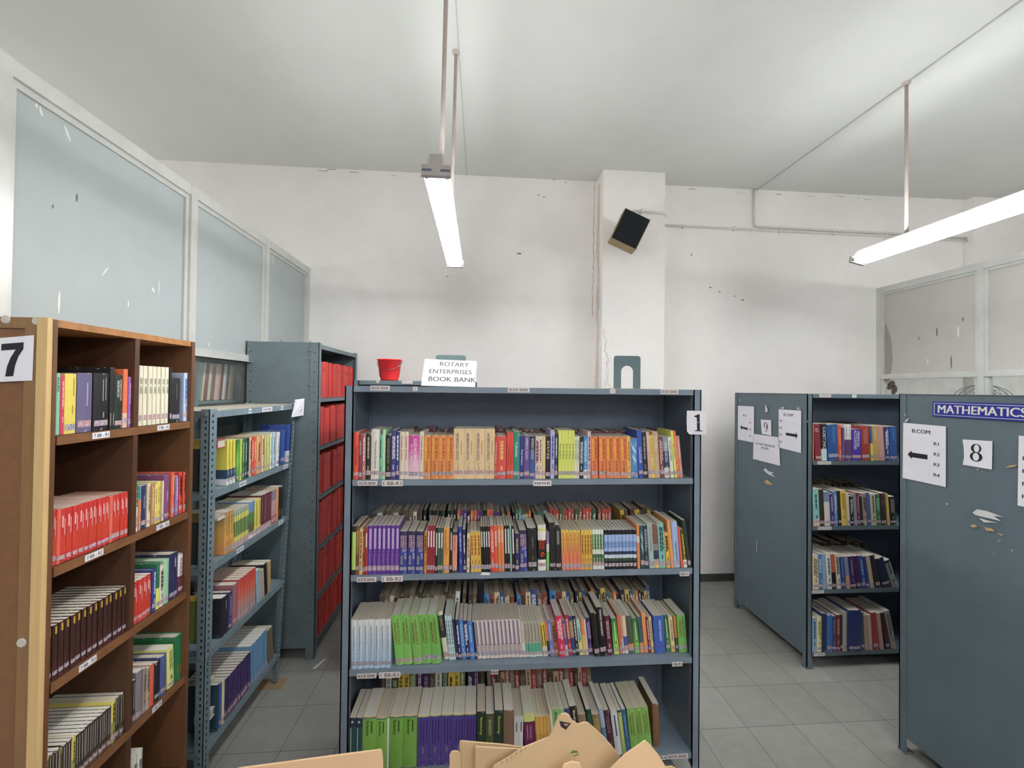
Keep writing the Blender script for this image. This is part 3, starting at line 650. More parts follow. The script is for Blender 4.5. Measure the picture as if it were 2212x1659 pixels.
# ---- wooden bookcase 7
X7, Y7A, Y7M, Y7B, D7 = -1.25, 1.318, 1.622, 1.925, .33
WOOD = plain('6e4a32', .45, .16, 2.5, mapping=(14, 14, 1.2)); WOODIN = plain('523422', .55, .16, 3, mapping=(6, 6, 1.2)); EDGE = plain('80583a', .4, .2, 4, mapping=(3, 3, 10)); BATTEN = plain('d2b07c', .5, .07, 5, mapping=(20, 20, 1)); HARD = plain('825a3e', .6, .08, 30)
case7 = thing('wooden_bookcase', (X7 - D7 / 2, Y7M, 0), 'brown wooden bookcase 7 with two columns of open cells', 'bookcase')
T7 = 2.14; U7Z = (1.795, 1.405, 1.063, .70, .32, .1)
MB().box(X7 - D7, X7 - .004, Y7A + .002, Y7B, T7 - .022, T7).obj('top_board', plain('aa7442', .4, .2, 4, mapping=(3, 10, 3)), case7)
MB().box(X7 - D7, X7, Y7A, Y7A + .012, 0, T7 - .001).obj('side_board', WOOD, case7)
MB().box(X7 - D7, X7, Y7B - .02, Y7B, 0, T7 - .001).obj('side_board', WOOD, case7)
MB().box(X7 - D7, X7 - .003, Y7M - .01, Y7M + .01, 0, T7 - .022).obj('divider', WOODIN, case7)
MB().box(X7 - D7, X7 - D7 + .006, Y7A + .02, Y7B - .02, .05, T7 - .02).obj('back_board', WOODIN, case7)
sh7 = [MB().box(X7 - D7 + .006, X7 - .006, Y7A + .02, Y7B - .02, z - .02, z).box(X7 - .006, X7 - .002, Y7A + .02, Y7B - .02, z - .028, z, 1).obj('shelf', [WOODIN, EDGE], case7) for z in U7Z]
MB().box(X7 - .030, X7 - .002, Y7A - .016, Y7A, 0, T7 + .002).obj('batten', BATTEN, case7)
MB().box(X7 - .068, X7 - .032, Y7A - .010, Y7A, 0, T7 - .03).box(X7 - D7 - .02, X7 - .032, Y7A - .010, Y7A, T7 - .03, T7 + .002).obj('end_frame', plain('8c6a48', .5, .12, 5, mapping=(14, 14, 1.5)), case7)
MB().box(X7 - D7, X7 - .06, Y7A - .003, Y7A, 0, T7 - .03).obj('end_board', HARD, case7)
m = MB()
for px, py in ((79, 693), (12, 690), (46, 1389)):
    c = on(px, py, 'y', Y7A - .012); m.lathe([(.0, -.004), (.011, -.003), (.013, .0), (.0, .0)], 14); n = 14 * 4
    for i in range(n): v = m.v[len(m.v) - n + i]; m.v[len(m.v) - n + i] = (c.x + v[0], Y7A - .011 + v[2], c.z + v[1])
m.obj('screw_cap', plain('c4bcb2', .4, .1, 60), case7)
p7 = [on(-20, 732, 'y', Y7A - .012), on(74, 724, 'y', Y7A - .012), on(70, 822, 'y', Y7A - .012), on(-24, 826, 'y', Y7A - .012)]
sheet('number_sign', p7, (0, -1, 0), [('$7', .262, .115, .745, 1, 0, .98)], label='white paper with a big black 7 on the end of the wooden bookcase', mats=[PAPER, ink('24242c'), DKGREY])
for px0, px1, pz, body, k in ((201, 238, 939, '7 BB - R1', 0), (341, 367, 924, '7 BB - R1', 0), (185, 224, 1207, '7 BB - R2', 1), (339, 366, 1143, '7 BB - R2', 1), (172, 209, 1443, '7 BB - R3', 2), (330, 350, 1540, '7 BB - R4', 3)):
    a, b = on(px0, pz, 'x', X7), on(px1, pz, 'x', X7); hh = .02; zc = U7Z[k] - .013; t, f, asp = text2d(body); st = .84 * (b.y - a.y) / (asp * .55 * hh); x = X7 - .0018
    sheet('shelf_label', [(x, a.y, zc + hh / 2), (x, b.y, zc + hh / 2), (x, b.y, zc - hh / 2), (x, a.y, zc - hh / 2)], (1, 0, 0), [(body, .08, .22, .55, 1, .01, st)], [PAPER, BLACK, DKGREY], parent=sh7[k], thick=.0006)

# ------------------------------------------------------------------ books
PAGES = ('e2dacc', 'dcd2c2', 'e6e0d6', 'd4c8b4')
def spine_y(x, t, b): return b * (2 * x / t - 1) ** 2
def book_mesh(t, h, d, spec, title, tcol, seed, hard=False):
    rnd = random.Random(seed); b = min(.004, .16 * t); c = .0008 if not hard else .0024; n = 6
    c = min(c, t * .2)
    out = [(0, d)] + [(t * i / n, spine_y(t * i / n, t, b)) for i in range(n + 1)] + [(t, d)]
    inn = [(c, d)] + [(c + (t - 2 * c) * i / n, spine_y(t * i / n, t, b * .6) + c * 1.3) for i in range(n + 1)] + [(t - c, d)]
    k = len(out); v = [(x, y, z) for z in (0, h) for x, y in out] + [(x, y, z) for z in (0, h) for x, y in inn]
    m = MB(); fs = []
    for i in range(k - 1):
        fs += [(i, i + 1, k + i + 1, k + i), (2 * k + i + 1, 2 * k + i, 3 * k + i, 3 * k + i + 1), (i + 1, i, 2 * k + i, 2 * k + i + 1), (k + i, k + i + 1, 3 * k + i + 1, 3 * k + i)]
    fs += [(0, k, 3 * k, 2 * k), (k - 1, 3 * k - 1, 4 * k - 1, 2 * k - 1)]
    m.add(v, fs)
    mats = [cover_mat(spec)]
    def mi(col):
        mm = ink(col)
        if mm not in mats: mats.append(mm)
        return mats.index(mm)
    pt = lambda x, z: (x, spine_y(min(max(x, 0), t), t, b) - .0005, z)
    if not title or title == '#':
        cols = [.5] if t < .017 else rnd.choice(([.5], [.36, .68])); j = mi(tcol)
        for xc in cols:
            z = h * rnd.uniform(.86, .93); zend = h * rnd.uniform(.34, .5); th = t * rnd.uniform(.11, .17) * (1.3 if len(cols) == 1 else 1)
            while z > zend:
                L = h * rnd.uniform(.05, .13); m.add([pt(t * xc - th, z), pt(t * xc - th, max(z - L, zend)), pt(t * xc + th, max(z - L, zend)), pt(t * xc + th, z)], [(0, 1, 2, 3)], j); z -= L + h * .014
        z = h * .3; th = t * .1
        m.add([pt(t * .5 - th, z), pt(t * .5 - th, z - h * .1), pt(t * .5 + th, z - h * .1), pt(t * .5 + th, z)], [(0, 1, 2, 3)], j)
    elif title != '-':
        for seg in title.split(';'):
            p = seg.split(','); body = p[0]
            zc = float(p[1]) if len(p) > 1 else .62; ln = float(p[2]) if len(p) > 2 else .5; fh = float(p[3]) if len(p) > 3 else .48; xc = float(p[4]) if len(p) > 4 else .5
            j = mi(p[5] if len(p) > 5 else tcol)
            if body == '=':   # a plain block of colour
                m.add([pt(t * (xc - fh / 2), h * (zc + ln / 2)), pt(t * (xc - fh / 2), h * (zc - ln / 2)), pt(t * (xc + fh / 2), h * (zc - ln / 2)), pt(t * (xc + fh / 2), h * (zc + ln / 2))], [(0, 1, 2, 3)], j); continue
            tv, tf, asp = text2d(body, 0, 2)
            for q in (0, 1):
                m.add([(X, Y - .00004 * q, Zz) for X, Y, Zz in [pt(t * (xc - fh / 2) + bb * t * fh, h * (zc + ln / 2) - (a + .055 * q) / asp * ln * h) for a, bb in tv]], tf, j)
    return m.mesh('cover', mats)
def page_mesh(t, h, d, hard, pg):
    c = .0008 if not hard else .0024; c = min(c, t * .2); g = .0008 if not hard else .004; b = min(.004, .16 * t)
    y0 = b * .6 + c * 1.3 + .0006
    return MB().box(c + .0002, t - c - .0002, y0, d - (.001 if not hard else .004), g, h - g).mesh('page_block', page_mat(pg))
def sticker_mesh(t, h, seed):
    rnd = random.Random(seed); b = min(.004, .16 * t); z0 = h * rnd.uniform(.055, .1); z1 = z0 + min(.022, h * .1) * rnd.uniform(.7, 1.1); n = 6
    xs = [t * .06 + t * .88 * i / n for i in range(n + 1)]
    v = [(x, spine_y(x, t, b) - .0009, z) for z in (z0, z1) for x in xs]
    return MB().add(v, [(i, i + 1, n + 2 + i, n + 1 + i) for i in range(n)]).mesh('call_number_label', sticker_mat(seed % 3))
def make_book(name, t, h, d, spec, title, tcol, seed, hard, pg, sticker):
    o = bpy.data.objects.new(name, book_mesh(t, h, d, spec, title, tcol, seed, hard)); COL.objects.link(o)
    p = bpy.data.objects.new('page_block', page_mesh(t, h, d, hard, pg)); COL.objects.link(p); p.parent = o
    if sticker:
        s = bpy.data.objects.new('call_number_label', sticker_mesh(t, h, seed)); COL.objects.link(s); s.parent = o
    return o
def copy_book(o):
    c = o.copy(); COL.objects.link(c)
    for ch in o.children:
        k = ch.copy(); COL.objects.link(k); k.parent = c
    return c
ORD = 'first second third fourth fifth sixth seventh eighth ninth tenth eleventh twelfth thirteenth fourteenth fifteenth sixteenth seventeenth eighteenth nineteenth twentieth'.split()
NUM = 'zero one two three four five six seven eight nine ten eleven twelve thirteen fourteen fifteen sixteen seventeen eighteen nineteen twenty'.split()
TENS = {2: 'twent', 3: 'thirt', 4: 'fort', 5: 'fift', 6: 'sixt', 7: 'sevent', 8: 'eight', 9: 'ninet'}
def ordn(i):
    if i < len(ORD): return ORD[i]
    t, r = divmod(i + 1, 10)
    return TENS[t] + 'ieth' if r == 0 else TENS[t] + 'y-' + ORD[r - 1]
_used = {}
def _wc(s): return len(s.replace('-', '').split())
def label_rows(run, place):
    """run: list of (look, noun, extra, [objects]) in shelf order; says of each book which one it is."""
    looks = [r[0] for r in run]
    for i, (look, noun, extra, obs) in enumerate(run):
        n = len(obs); prev = looks[i - 1] if i else None; nxt = looks[i + 1] if i + 1 < len(looks) else None
        same = [j for j, l in enumerate(looks) if l == look]
        base = look + ' ' + noun
        short = lambda l: l.split(' lettered ')[0].replace(' thick paperback', '').replace(' paperback', '').replace(' book', '')
        for q, o in enumerate(obs):
            cand = []
            if n == 1:
                if len(same) == 1: cand.append(f'{base}, {place}')
                if prev and nxt: cand.append(f'{base} between {short(prev)} and {short(nxt)} ones, {place}')
                if prev: cand.append(f'{base} just after the {short(prev)} one, {place}')
                if nxt: cand.append(f'{base} just before the {short(nxt)} one, {place}')
                cand.append(f'{ordn(same.index(i))} {base} from the left, {place}')
            else:
                w = f'{ordn(q)} of {NUM[n] if n <= 20 else n}'
                if len(same) == 1: cand.append(f'{base}, {w}, {place}')
                if len(same) == 1: cand.append(f'{base}, {w} alike, {place}')
                if prev: cand.append(f'{base}, {w} after the {short(prev)} one, {place}')
                if nxt: cand.append(f'{base}, {w} before the {short(nxt)} one, {place}')
            tot = sum(len(run[j][3]) for j in same if j < i) + q
            cand.append(f'{base}, {ordn(tot)} such from the left, {place}')
            cand.append(f'{short(look)} {noun}, {ordn(sum(len(r[3]) for r in run[:i]) + q)} from the left, {place}')
            for cnd in cand:
                if cnd not in _used and _wc(cnd) <= 16: break
            _used[cnd] = 1; o['label'] = cnd; o['category'] = 'book'; o['group'] = 'books on the ' + place.replace(' of ', ' of the ', 1).replace('the rack', 'rack')
ZL1, ZR1 = (740, 820, 5.672), (1120, 820, 5.395)
_seed = [100]
def pack(bk, lim):
    """settle a row: books keep their measured places but may not run into each other or into the uprights."""
    def lay(k):
        right = None; out = []; b0 = bk[0][0]; ku = 1 - (1 - k) * .2
        for u, t, L, h in bk:
            u = b0 + (u - b0) * ku; t *= k; tn = math.tan(L); w = t / math.cos(L); zt = h * math.cos(L)
            if right is None: pr = [(lim[0], 0.0, 9.9)] if lim[0] is not None else []
            else: pr = [right]
            for ru, rt, rz in pr:
                z = min(zt, rz); u = max(u, ru + .0004, ru + z * rt - z * tn + .0004)
            right = (u + w, tn, zt); out.append((u, t))
        return out, max(right[0], right[0] + right[2] * right[1])
    end0 = max(u + t / math.cos(L) for u, t, L, h in bk)
    slack = lim[2] if len(lim) > 2 else .006
    end0 = min(end0 + slack, lim[1]) if lim[1] is not None else end0 + slack
    k = 1.0
    for _ in range(60):
        out, end = lay(k)
        if end <= end0 or k < .7: break
        k -= .005
    return out
TITLED = (('MATHEMATICS,', 'BUSINESS MATHEMATICS'), ('MATHEMATICAL ST', 'MATHEMATICAL STATISTICS'), ('STATISTICAL AND', 'STATISTICAL AND NUMERICAL'), ('=,.73,.42,.42,.62', 'Visual Programming'), ('Organizational', 'Organizational Behaviour'), ('HUMAN', 'HUMAN RESOURCE'), ('Biochemistry,.78', 'Biochemistry'), ('WEB,', 'WEB TECHNOLOGY'), ('ALLIED M', 'ALLIED MATHEMATICS'), ('FINANCIAL,', 'FINANCIAL ACCOUNTING'), ('CORPORATE,', 'CORPORATE ACCOUNTING'), ('OPERATIONS,', 'OPERATIONS RESEARCH'))
def row(place, name, noun, plane, base, parts, depth=.165, hard=False, sticker=True, lim=(None, None)):
    ax, pv = plane; items = []; ia = 0 if ax == 'y' else 1
    for Zm, ents in parts:
        for e in ents:
            xl, xr, n, yt, spec, look, title, tcol, opt = (list(e) + [None] * 9)[:9]
            opt = opt or ''; L = 0.0; s = 0.0; st = sticker; hd = hard; d = depth
            for tok in opt.split():
                if tok[0] == 'L': L = math.radians(float(tok[1:]))
                elif tok[0] == 's': s = float(tok[1:])
                elif tok == 'k': st = False
                elif tok == 'H': hd = True
                elif tok[0] == 'd': d = float(tok[1:])
            P = lambda zx, zy: on(Zm[0] + zx / Zm[2], Zm[1] + zy / Zm[2], ax, pv + (s if ax == 'y' else -s))
            py = yt + 300
            for _ in range(4):
                q = P(xl, py); py += (q.z - base) * F / (q - Vector((0, 0, HCAM))).length * Zm[2] * .9
            u0, u1 = sorted((P(xl, py)[ia], P(xr, py)[ia]))
            h = max(.08, (P(xl + (xr - xl) / n * .5, yt).z - base)) / math.cos(L)
            pitch = (u1 - u0) / n; t = pitch * math.cos(L) * (.985 if n > 1 else .975)
            items.append((n, u0, pitch, t, h, L, s, st, hd, d, spec, look, title, tcol))
    flat = [(it[1] + it[2] * q, it[3], it[5], it[4]) for it in items for q in range(it[0])]
    lay = pack(flat, lim); run = []; j = 0; rz = 0 if ax == 'y' else math.pi / 2
    for n, u0, pitch, t, h, L, s, st, hd, d, spec, look, title, tcol in items:
        _seed[0] += 1; sd = _seed[0]; obs = []
        for q in range(n):
            u, t = lay[j]; j += 1
            o = make_book(name, t, h, d, spec, title, tcol or 'e8e4e0', sd, hd, PAGES[sd % 4], st) if q == 0 else copy_book(obs[0])
            rn = random.Random(sd * 31 + q); jit = rn.uniform(-.0015, .003) if n > 1 else 0
            loc = Vector((u, pv + s + jit, base)) if ax == 'y' else Vector((pv - s - jit, u, base))
            if L > 0: loc.z += t * math.sin(L)
            loc.z += .0004
            o.matrix_world = Matrix.Translation(loc) @ Matrix.Rotation(rz, 4, 'Z') @ Matrix.Rotation(L, 4, 'Y')
            obs.append(o)
        lk = look
        if title and title not in '#-' and ';' not in title:
            w = title.split(',')[0]
            if _wc(w) <= 2 and w != '=' and w.isascii(): lk = f'{look} {noun} lettered {w}'
        for key, words_ in TITLED:
            if title and title.startswith(key): lk = f'{look} {noun} lettered {words_}'
        run.append((lk, noun if lk == look else '', None, obs))
    label_rows([(l.strip(), nn, e, o) for l, nn, e, o in run], place)
    for _, _, _, obs in run:
        for o in obs: o['label'] = ' '.join(o['label'].replace(' ,', ',').split())
    return run
def back_row(place, name, u0, u1, y, base, hs, cols, depth=.15, seed=1, L=0, wr=(.010, .028)):
    """the second rank of books standing behind the first."""
    rnd = random.Random(seed); u = u0; i = 0; obs = []
    while u < u1:
        col, ct, look = cols[i % len(cols)]; t = rnd.uniform(*wr); h = rnd.uniform(*hs); l = math.radians(L if not callable(L) else L(u))
        if rnd.random() < .08: u += .012
        _seed[0] += 1
        o = make_book(name, t, h, depth, col, '#', ct, _seed[0], False, ('b8ac9a', 'b2a48e', 'c2b6a6', 'a6967e')[i % 4], False)
        o.matrix_world = Matrix.Translation((u, y + rnd.uniform(0, .012), base + .0004 + (t * math.sin(l) if l > 0 else 0))) @ Matrix.Rotation(l, 4, 'Y')
        obs.append(o); u += t / math.cos(l) + .0008; i += 1
    for q, o in enumerate(obs):
        o['label'] = f'{cols[q % len(cols)][2]} book, {ordn(q)} along the rear rank, {place}'; o['category'] = 'book'; o['group'] = 'rear rank of books, ' + place
    return obs

PB = 'paperback_book'; R1LIM = (-.5905, 1.0565)
BM = 'MATHEMATICS,.69,.5,.34,.27,f0d048;BUSINESS,.70,.48,.36,.68,b83a1c;Dr. P.R. Vittal,.29,.24,.28,.5,2a1a10'
MS = 'MATHEMATICAL STATISTICS,.64,.54,.26,.36,283472;FUNDAMENTALS,.62,.28,.1,.74,5a4a48;S.C. GUPTA,.24,.16,.12,.45,4a3a40'
CA = 'Complex Analysis,.66,.5,.5,.5'
RA = 'Real Analysis,.56,.32,.5,.5,3a3a28'
row('top shelf of rack one', PB, 'paperback', lim=R1LIM, plane=('y', 2.002), base=1.518, parts=[(ZL1, [
    (105, 172, 1, 645, 'e2401f', 'red-orange', 'TOPICS IN ALGEBRA,.5,.4,.3,.55', '281410'), (173, 218, 1, 670, '7c3242', 'maroon', 'CALCULUS,.7,.3,.4,.5', 'e8d8d8'),
    (219, 261, 1, 672, 'b4665e', 'dusty rose'), (262, 327, 1, 662, '1e1d20', 'black', '#', 'b8b090'),
    (328, 431, 1, 610, 'e6ddd4', 'white', 'Operations Research,.5,.55,.3,.55', '6a6460'), (432, 469, 1, 680, '5cb48e', 'mint green', '#', '1c3a50'),
    (470, 508, 1, 610, 'a4d8a8', 'pale green', '#', 'd8e8c0'), (509, 581, 1, 675, '1d1d22', 'black', '#', '7a7868'),
    (582, 640, 1, 620, '3e3784', 'violet', '#', 'd8d4ee'), (641, 686, 1, 642, '242c62', 'navy', '#', 'd8dcee'),
    (687, 795, 2, 640, 'e6d4c2', 'cream', CA, 'a03a44'), (797, 935, 1, 685, 'c32f8c>c9449a>e9b0cc>f0d8de', 'magenta', 'ALLIED MATHEMATICS,.62,.62,.27,.62;Dr. P.R. Vittal,.6,.38,.2,.3', 'f4e6f0'),
    (936, 988, 1, 640, 'd6c4b2', 'beige', CA, 'a03a44'), (988, 1076, 1, 685, 'df8428', 'orange', BM), (1080, 1355, 3, 685, 'df8030', 'orange', BM),
    (1356, 1863, 4, 605, 'f2cd94', 'thick cream', MS), (1864, 1889, 1, 705, 'c43430', 'thin red', '#', 'f0c8a0'), (1890, 2006, 1, 692, 'cf3a36', 'broad red', '#', 'f0c070'),
    (2009, 2089, 2, 650, 'e2401f', 'red-orange', 'TOPICS IN ALGEBRA,.5,.4,.3,.55', '281410'), (2090, 2170, 1, 640, '1f8272', 'teal', 'Calculus,.62,.3,.4,.5', 'dceee0')]),
  (ZR1, [
    (13, 60, 1, 660, '28307c', 'navy', 'Real Analysis,.5,.36,.5,.5', 'e8e8f0'), (61, 128, 1, 655, '5e4888', 'purple', 'DIFFERENTIAL CALCULUS,.7,.5,.42,.5', 'e0d8e8'),
    (129, 194, 1, 660, '28304e/.35/34508c', 'dark blue', 'INTEGRAL CALCULUS,.7,.48,.42,.5', 'e0dcb0'), (195, 239, 1, 660, 'e2bcac', 'pink cream', '#', '7a3a44'),
    (240, 270, 1, 662, 'e8e0d4', 'white', '#', '5a5a60'), (271, 313, 1, 660, 'd6b67c', 'tan', '-'), (315, 371, 1, 660, '1b1a1e', 'black', 'STATICS,.68,.42,.5,.5', 'f0ece0'),
    (372, 418, 1, 592, 'a9a1d4', 'lavender', '#', '5a50a0'), (419, 458, 1, 630, '2c2c48', 'dark navy', '#', 'd8dce8'),
    (465, 651, 5, 595, 'd6dc50', 'lime', RA), (652, 707, 2, 665, 'dfe2c8', 'pale cream', 'UNIVERSITY ALGEBRA,.68,.48,.5,.5', '304030'),
    (708, 757, 1, 670, '1d1f26', 'black', '#', 'c8c8c8'), (758, 804, 1, 660, '2c82c4/.8/d8dce0', 'sky blue', '#', 'a8d0ee'), (805, 842, 1, 605, 'c9a9ac', 'dusty pink', '#', '804858'),
    (846, 926, 1, 668, 'e6742c', 'bright orange', BM, None, 'L-1'), (942, 1024, 1, 668, 'e6742c', 'bright orange', BM, None, 'L-1'), (1028, 1274, 3, 668, 'e2782e', 'bright orange', BM, None, 'L-2'),
    (1274, 1313, 1, 660, 'f0c040', 'yellow', '#', 'b87820', 'L-2'), (1316, 1399, 1, 690, '3a7ab8', 'blue', '=,.86,.14,.7,.5,d8e4ee;#', 'c8dcea', 'L-2'),
    (1400, 1455, 1, 590, '2a4aa4', 'royal blue', 'CALCULUS,.48,.32,.5,.5', 'f0f0f0', 'L-3'), (1456, 1506, 1, 615, '202226', 'black', '#', '9a9890', 'L-3'),
    (1508, 1545, 1, 610, 'c89a90', 'pinkish tan', 'MECHANICS,.75,.3,.5,.5', 'f0e8e0', 'L-4'), (1547, 1587, 1, 650, 'e6c23c', 'yellow', '#', 'c49a20', 'L-4'),
    (1590, 1651, 1, 610, 'b69674', 'khaki', 'MECHANICS,.75,.3,.4,.5', 'e8e0d0', 'L-4'), (1653, 1707, 1, 670, '72363c', 'maroon', '#', 'd8b8b0', 'L-4'),
    (1709, 1769, 1, 670, '7f8896/.35/2a3460/.75/b8bcc0', 'grey-navy', '#', 'd0d4dc', 'L-4'), (1772, 1814, 1, 670, 'e0dfc4', 'pale cream', 'UNIVERSITY ALGEBRA,.66,.5,.5,.5', '3a4a30', 'L-5'),
    (1815, 1842, 1, 600, 'd4d848', 'lime', RA, None, 'L-6'), (1843, 1872, 1, 600, 'df5a30', 'orange-red', '#', 'f0c8a0', 'L-6'), (1873, 1912, 1, 660, 'bb7a66', 'salmon', '#', 'e0c0b0', 'L-6')])])
SN = 'STATISTICAL AND,.62,.56,.22,.78,f0c8d4;NUMERICAL,.70,.4,.22,.5,f0c8d4;METHODS,.76,.28,.22,.24,f0c8d4;MATLAB,.32,.2,.24,.32,e8d860'
VP = '=,.73,.42,.42,.62,e4d4ec;Visual Programming,.73,.4,.2,.62,5c2a8c;T. Vasudevan,.34,.3,.22,.5,c8a8e0'
WB = '=,.72,.34,.5,.55,e8e0e0'
R2L, R2R = (740, 1040, 5.672), (1120, 1040, 5.395)
row('second shelf of rack one', PB, 'paperback', lim=R1LIM, plane=('y', 2.004), base=1.074, parts=[(R2L, [
    (80, 131, 1, 552, '1c1c20/.12/a6c452/.9/202020', 'apple green', '-', None, 'k'), (132, 178, 1, 545, '6c4a2c', 'brown', 'PROGRAMMING IN C,.66,.46,.5,.5', 'e6c030'),
    (179, 222, 1, 580, 'd4ac6a', 'tan', '#', '6a3a20'), (223, 250, 1, 600, '7a3420', 'rust', '#', 'e09040'), (251, 287, 1, 560, 'a2202a', 'crimson', '=,.72,.3,.5,.55,e8d0d0', 'f0e0e0'),
    (288, 692, 7, 545, '5e2b90', 'purple', VP), (695, 1001, 3, 615, '2a2550/.4/2a3a8c', 'navy', SN), (1003, 1039, 1, 620, 'c47a30', 'amber', '#', '502818', 'k'),
    (1040, 1139, 3, 545, '921d2c', 'crimson', WB), (1140, 1170, 1, 570, '1d1d1e', 'black', '=,.64,.5,.5,.6,e0dcd8'), (1171, 1239, 2, 570, '3e5244', 'dark green', WB),
    (1241, 1319, 1, 562, 'e0982f', 'thick amber', 'DATA STRUCTURES IN,.74,.4,.3,.35,7a2818;C++,.46,.14,.5,.5,b83020', '7a2818'), (1320, 1350, 1, 570, '1d1c1e', 'black', '=,.7,.4,.45,.6,e4dcd4'),
    (1352, 1416, 1, 620, '2a3050/.08/d88a6c/.95/384050', 'salmon', 'Computer Graphics,.72,.38,.34,.5', '40283c'), (1440, 1489, 1, 555, '2c3690', 'royal blue', '#', 'a8b0e0', 'L-2 k'),
    (1492, 1532, 1, 590, '22264a', 'midnight', '#', 'e0e0e4', 'L-2'), (1533, 1571, 1, 640, 'dcc8ac', 'cream', '#', 'b0543a'), (1572, 1703, 3, 620, 'e4b434', 'golden', '#', '8a3c18', 'L-2'),
    (1705, 1825, 4, 555, '1b1a1c', 'black', WB, None, 'L-2'), (1828, 1881, 1, 545, 'd22a20', 'red', '#', 'f0b8a0', 'L-2'), (1883, 1924, 1, 548, 'dd5228', 'vermilion', WB, None, 'L-2'),
    (1925, 2004, 2, 548, 'e07a30', 'orange', '=,.78,.28,.5,.55,e8d4c0', None, 'L-2'), (2006, 2073, 2, 545, '1d1d1f', 'black', '=,.66,.54,.5,.6,e4e0dc', None, 'L-2'),
    (2074, 2096, 1, 540, '7aa89c', 'pale teal', '-', None, 'L-2'), (2097, 2132, 1, 545, '1d1d1f', 'black', '=,.66,.54,.5,.6,e4e0dc', None, 'L-2'), (2134, 2188, 1, 640, '2e2c5c', 'indigo', '#', 'c8a868', 'L-1')]),
  (R2R, [
    (35, 128, 1, 570, '2a2550/.4/2a3a8c', 'navy', SN, None, 'L-2'), (132, 247, 1, 545, '1a1a1d', 'thick black', '=,.66,.26,.08,.55,8a8060;=,.3,.1,.08,.55,8a8060', None, 'L-2'),
    (249, 348, 1, 508, 'ecebe6/.09/efe036/.13/ecebe6/.34/141416/.76/dcd8d4', 'black and white', 'Visual,.58,.2,.34,.72,e8401c;Basic,.57,.22,.34,.36,e8401c;6,.36,.1,.55,.62,e8401c', None, 'L-1'),
    (350, 381, 1, 600, '8a70a0/.3/d8d8d0/.5/6ab848', 'slim green', '-', None, 'L-1'), (383, 457, 1, 480, '1b1b1e', 'plain black', '-', None, 'L-2'), (460, 527, 1, 510, '1d1d20', 'black', '=,.72,.3,.4,.5,a8a8a4', None, 'L-2'),
    (530, 757, 5, 570, 'ecc83c>eaa43c>e8784c>e8805c', 'yellow-orange', 'WEB,.84,.22,.5,.5,b83c1c;TECHNOLOGY,.58,.28,.3,.52,5a2c18', None, 'L-2'),
    (757, 890, 4, 570, 'e8c032>dca026', 'golden', '#', '8a5018', 'L-1'), (893, 1027, 4, 565, 'd8dcd0/.12/4e7c50/.5/e0e4d8/.62/3c6a3c/.86/d8dcd8', 'green and white', '#', 'd4dcd0', 'L-2'),
    (1032, 1412, 9, 570, '15161c/.12/94aede/.3/6f8cc4/.46/9ab4e0/.55/2a3450/.63/c8d4e4/.72/344838/.8/18181c', 'blue and black', '=,.66,.03,.9,.5,2a3c68', None, 'L-1'),
    (1416, 1450, 1, 512, 'e8843c/.25/f0e0d0/.4/e8843c', 'orange', '-', None, 'L-2 k'), (1452, 1503, 1, 515, '1f4a54', 'dark teal', 'C++,.52,.2,.4,.5,8ac8c8;#', 'b8c8c8', 'L-3'),
    (1505, 1550, 1, 515, '28303c', 'slate', '#', '9aa8b0', 'L-3'), (1552, 1614, 1, 500, '8fb0ac', 'grey-teal', 'COMPUTERS FOR MANAGERS,.68,.58,.34,.5', 'b02c34', 'L-4'),
    (1617, 1679, 1, 500, '7a4a3c/.45/8a7a78/.6/243058/.8/d8a868', 'brown and navy', '-', None, 'L-4'), (1682, 1758, 1, 490, '6cb0a8', 'turquoise', '#', '284c50', 'L-4'),
    (1760, 1808, 1, 600, 'd8a828', 'mustard', '#', '5a3c14', 'L-5'), (1810, 1850, 1, 450, 'e69a3c', 'light orange', '-', None, 'L-6'), (1852, 1926, 1, 470, '94acdc', 'light blue', 'Computer Networks,.36,.4,.36,.5', '283460', 'L-5'),
    (1928, 1954, 1, 535, 'd2522c', 'burnt orange', '-', None, 'L-6 k'), (1956, 2000, 1, 560, '4a4628/.8/d8d4cc', 'olive', '#', 'd8c83c', 'L-7'), (2002, 2042, 1, 455, '28382c', 'deep green', '-', None, 'L-8')])])
OB = 'Organizational Behaviour,.62,.52,.3,.55,303c68;L.M. Prasad,.26,.16,.22,.55,4a5a80'
HR = 'HUMAN RESOURCE,.66,.52,.26,.68,7a3418;MANAGEMENT,.64,.42,.26,.32,7a3418'
GT = '=,.66,.62,.34,.4,342c48;=,.66,.6,.1,.4,c8c0c8;=,.27,.06,.8,.5,e8b030'
GR = '=,.6,.6,.16,.5,dfe8c0;=,.3,.14,.16,.5,dfe8c0'
GS = '-'
R3L, R3R = (730, 1240, 5.53), (1120, 1240, 5.395)
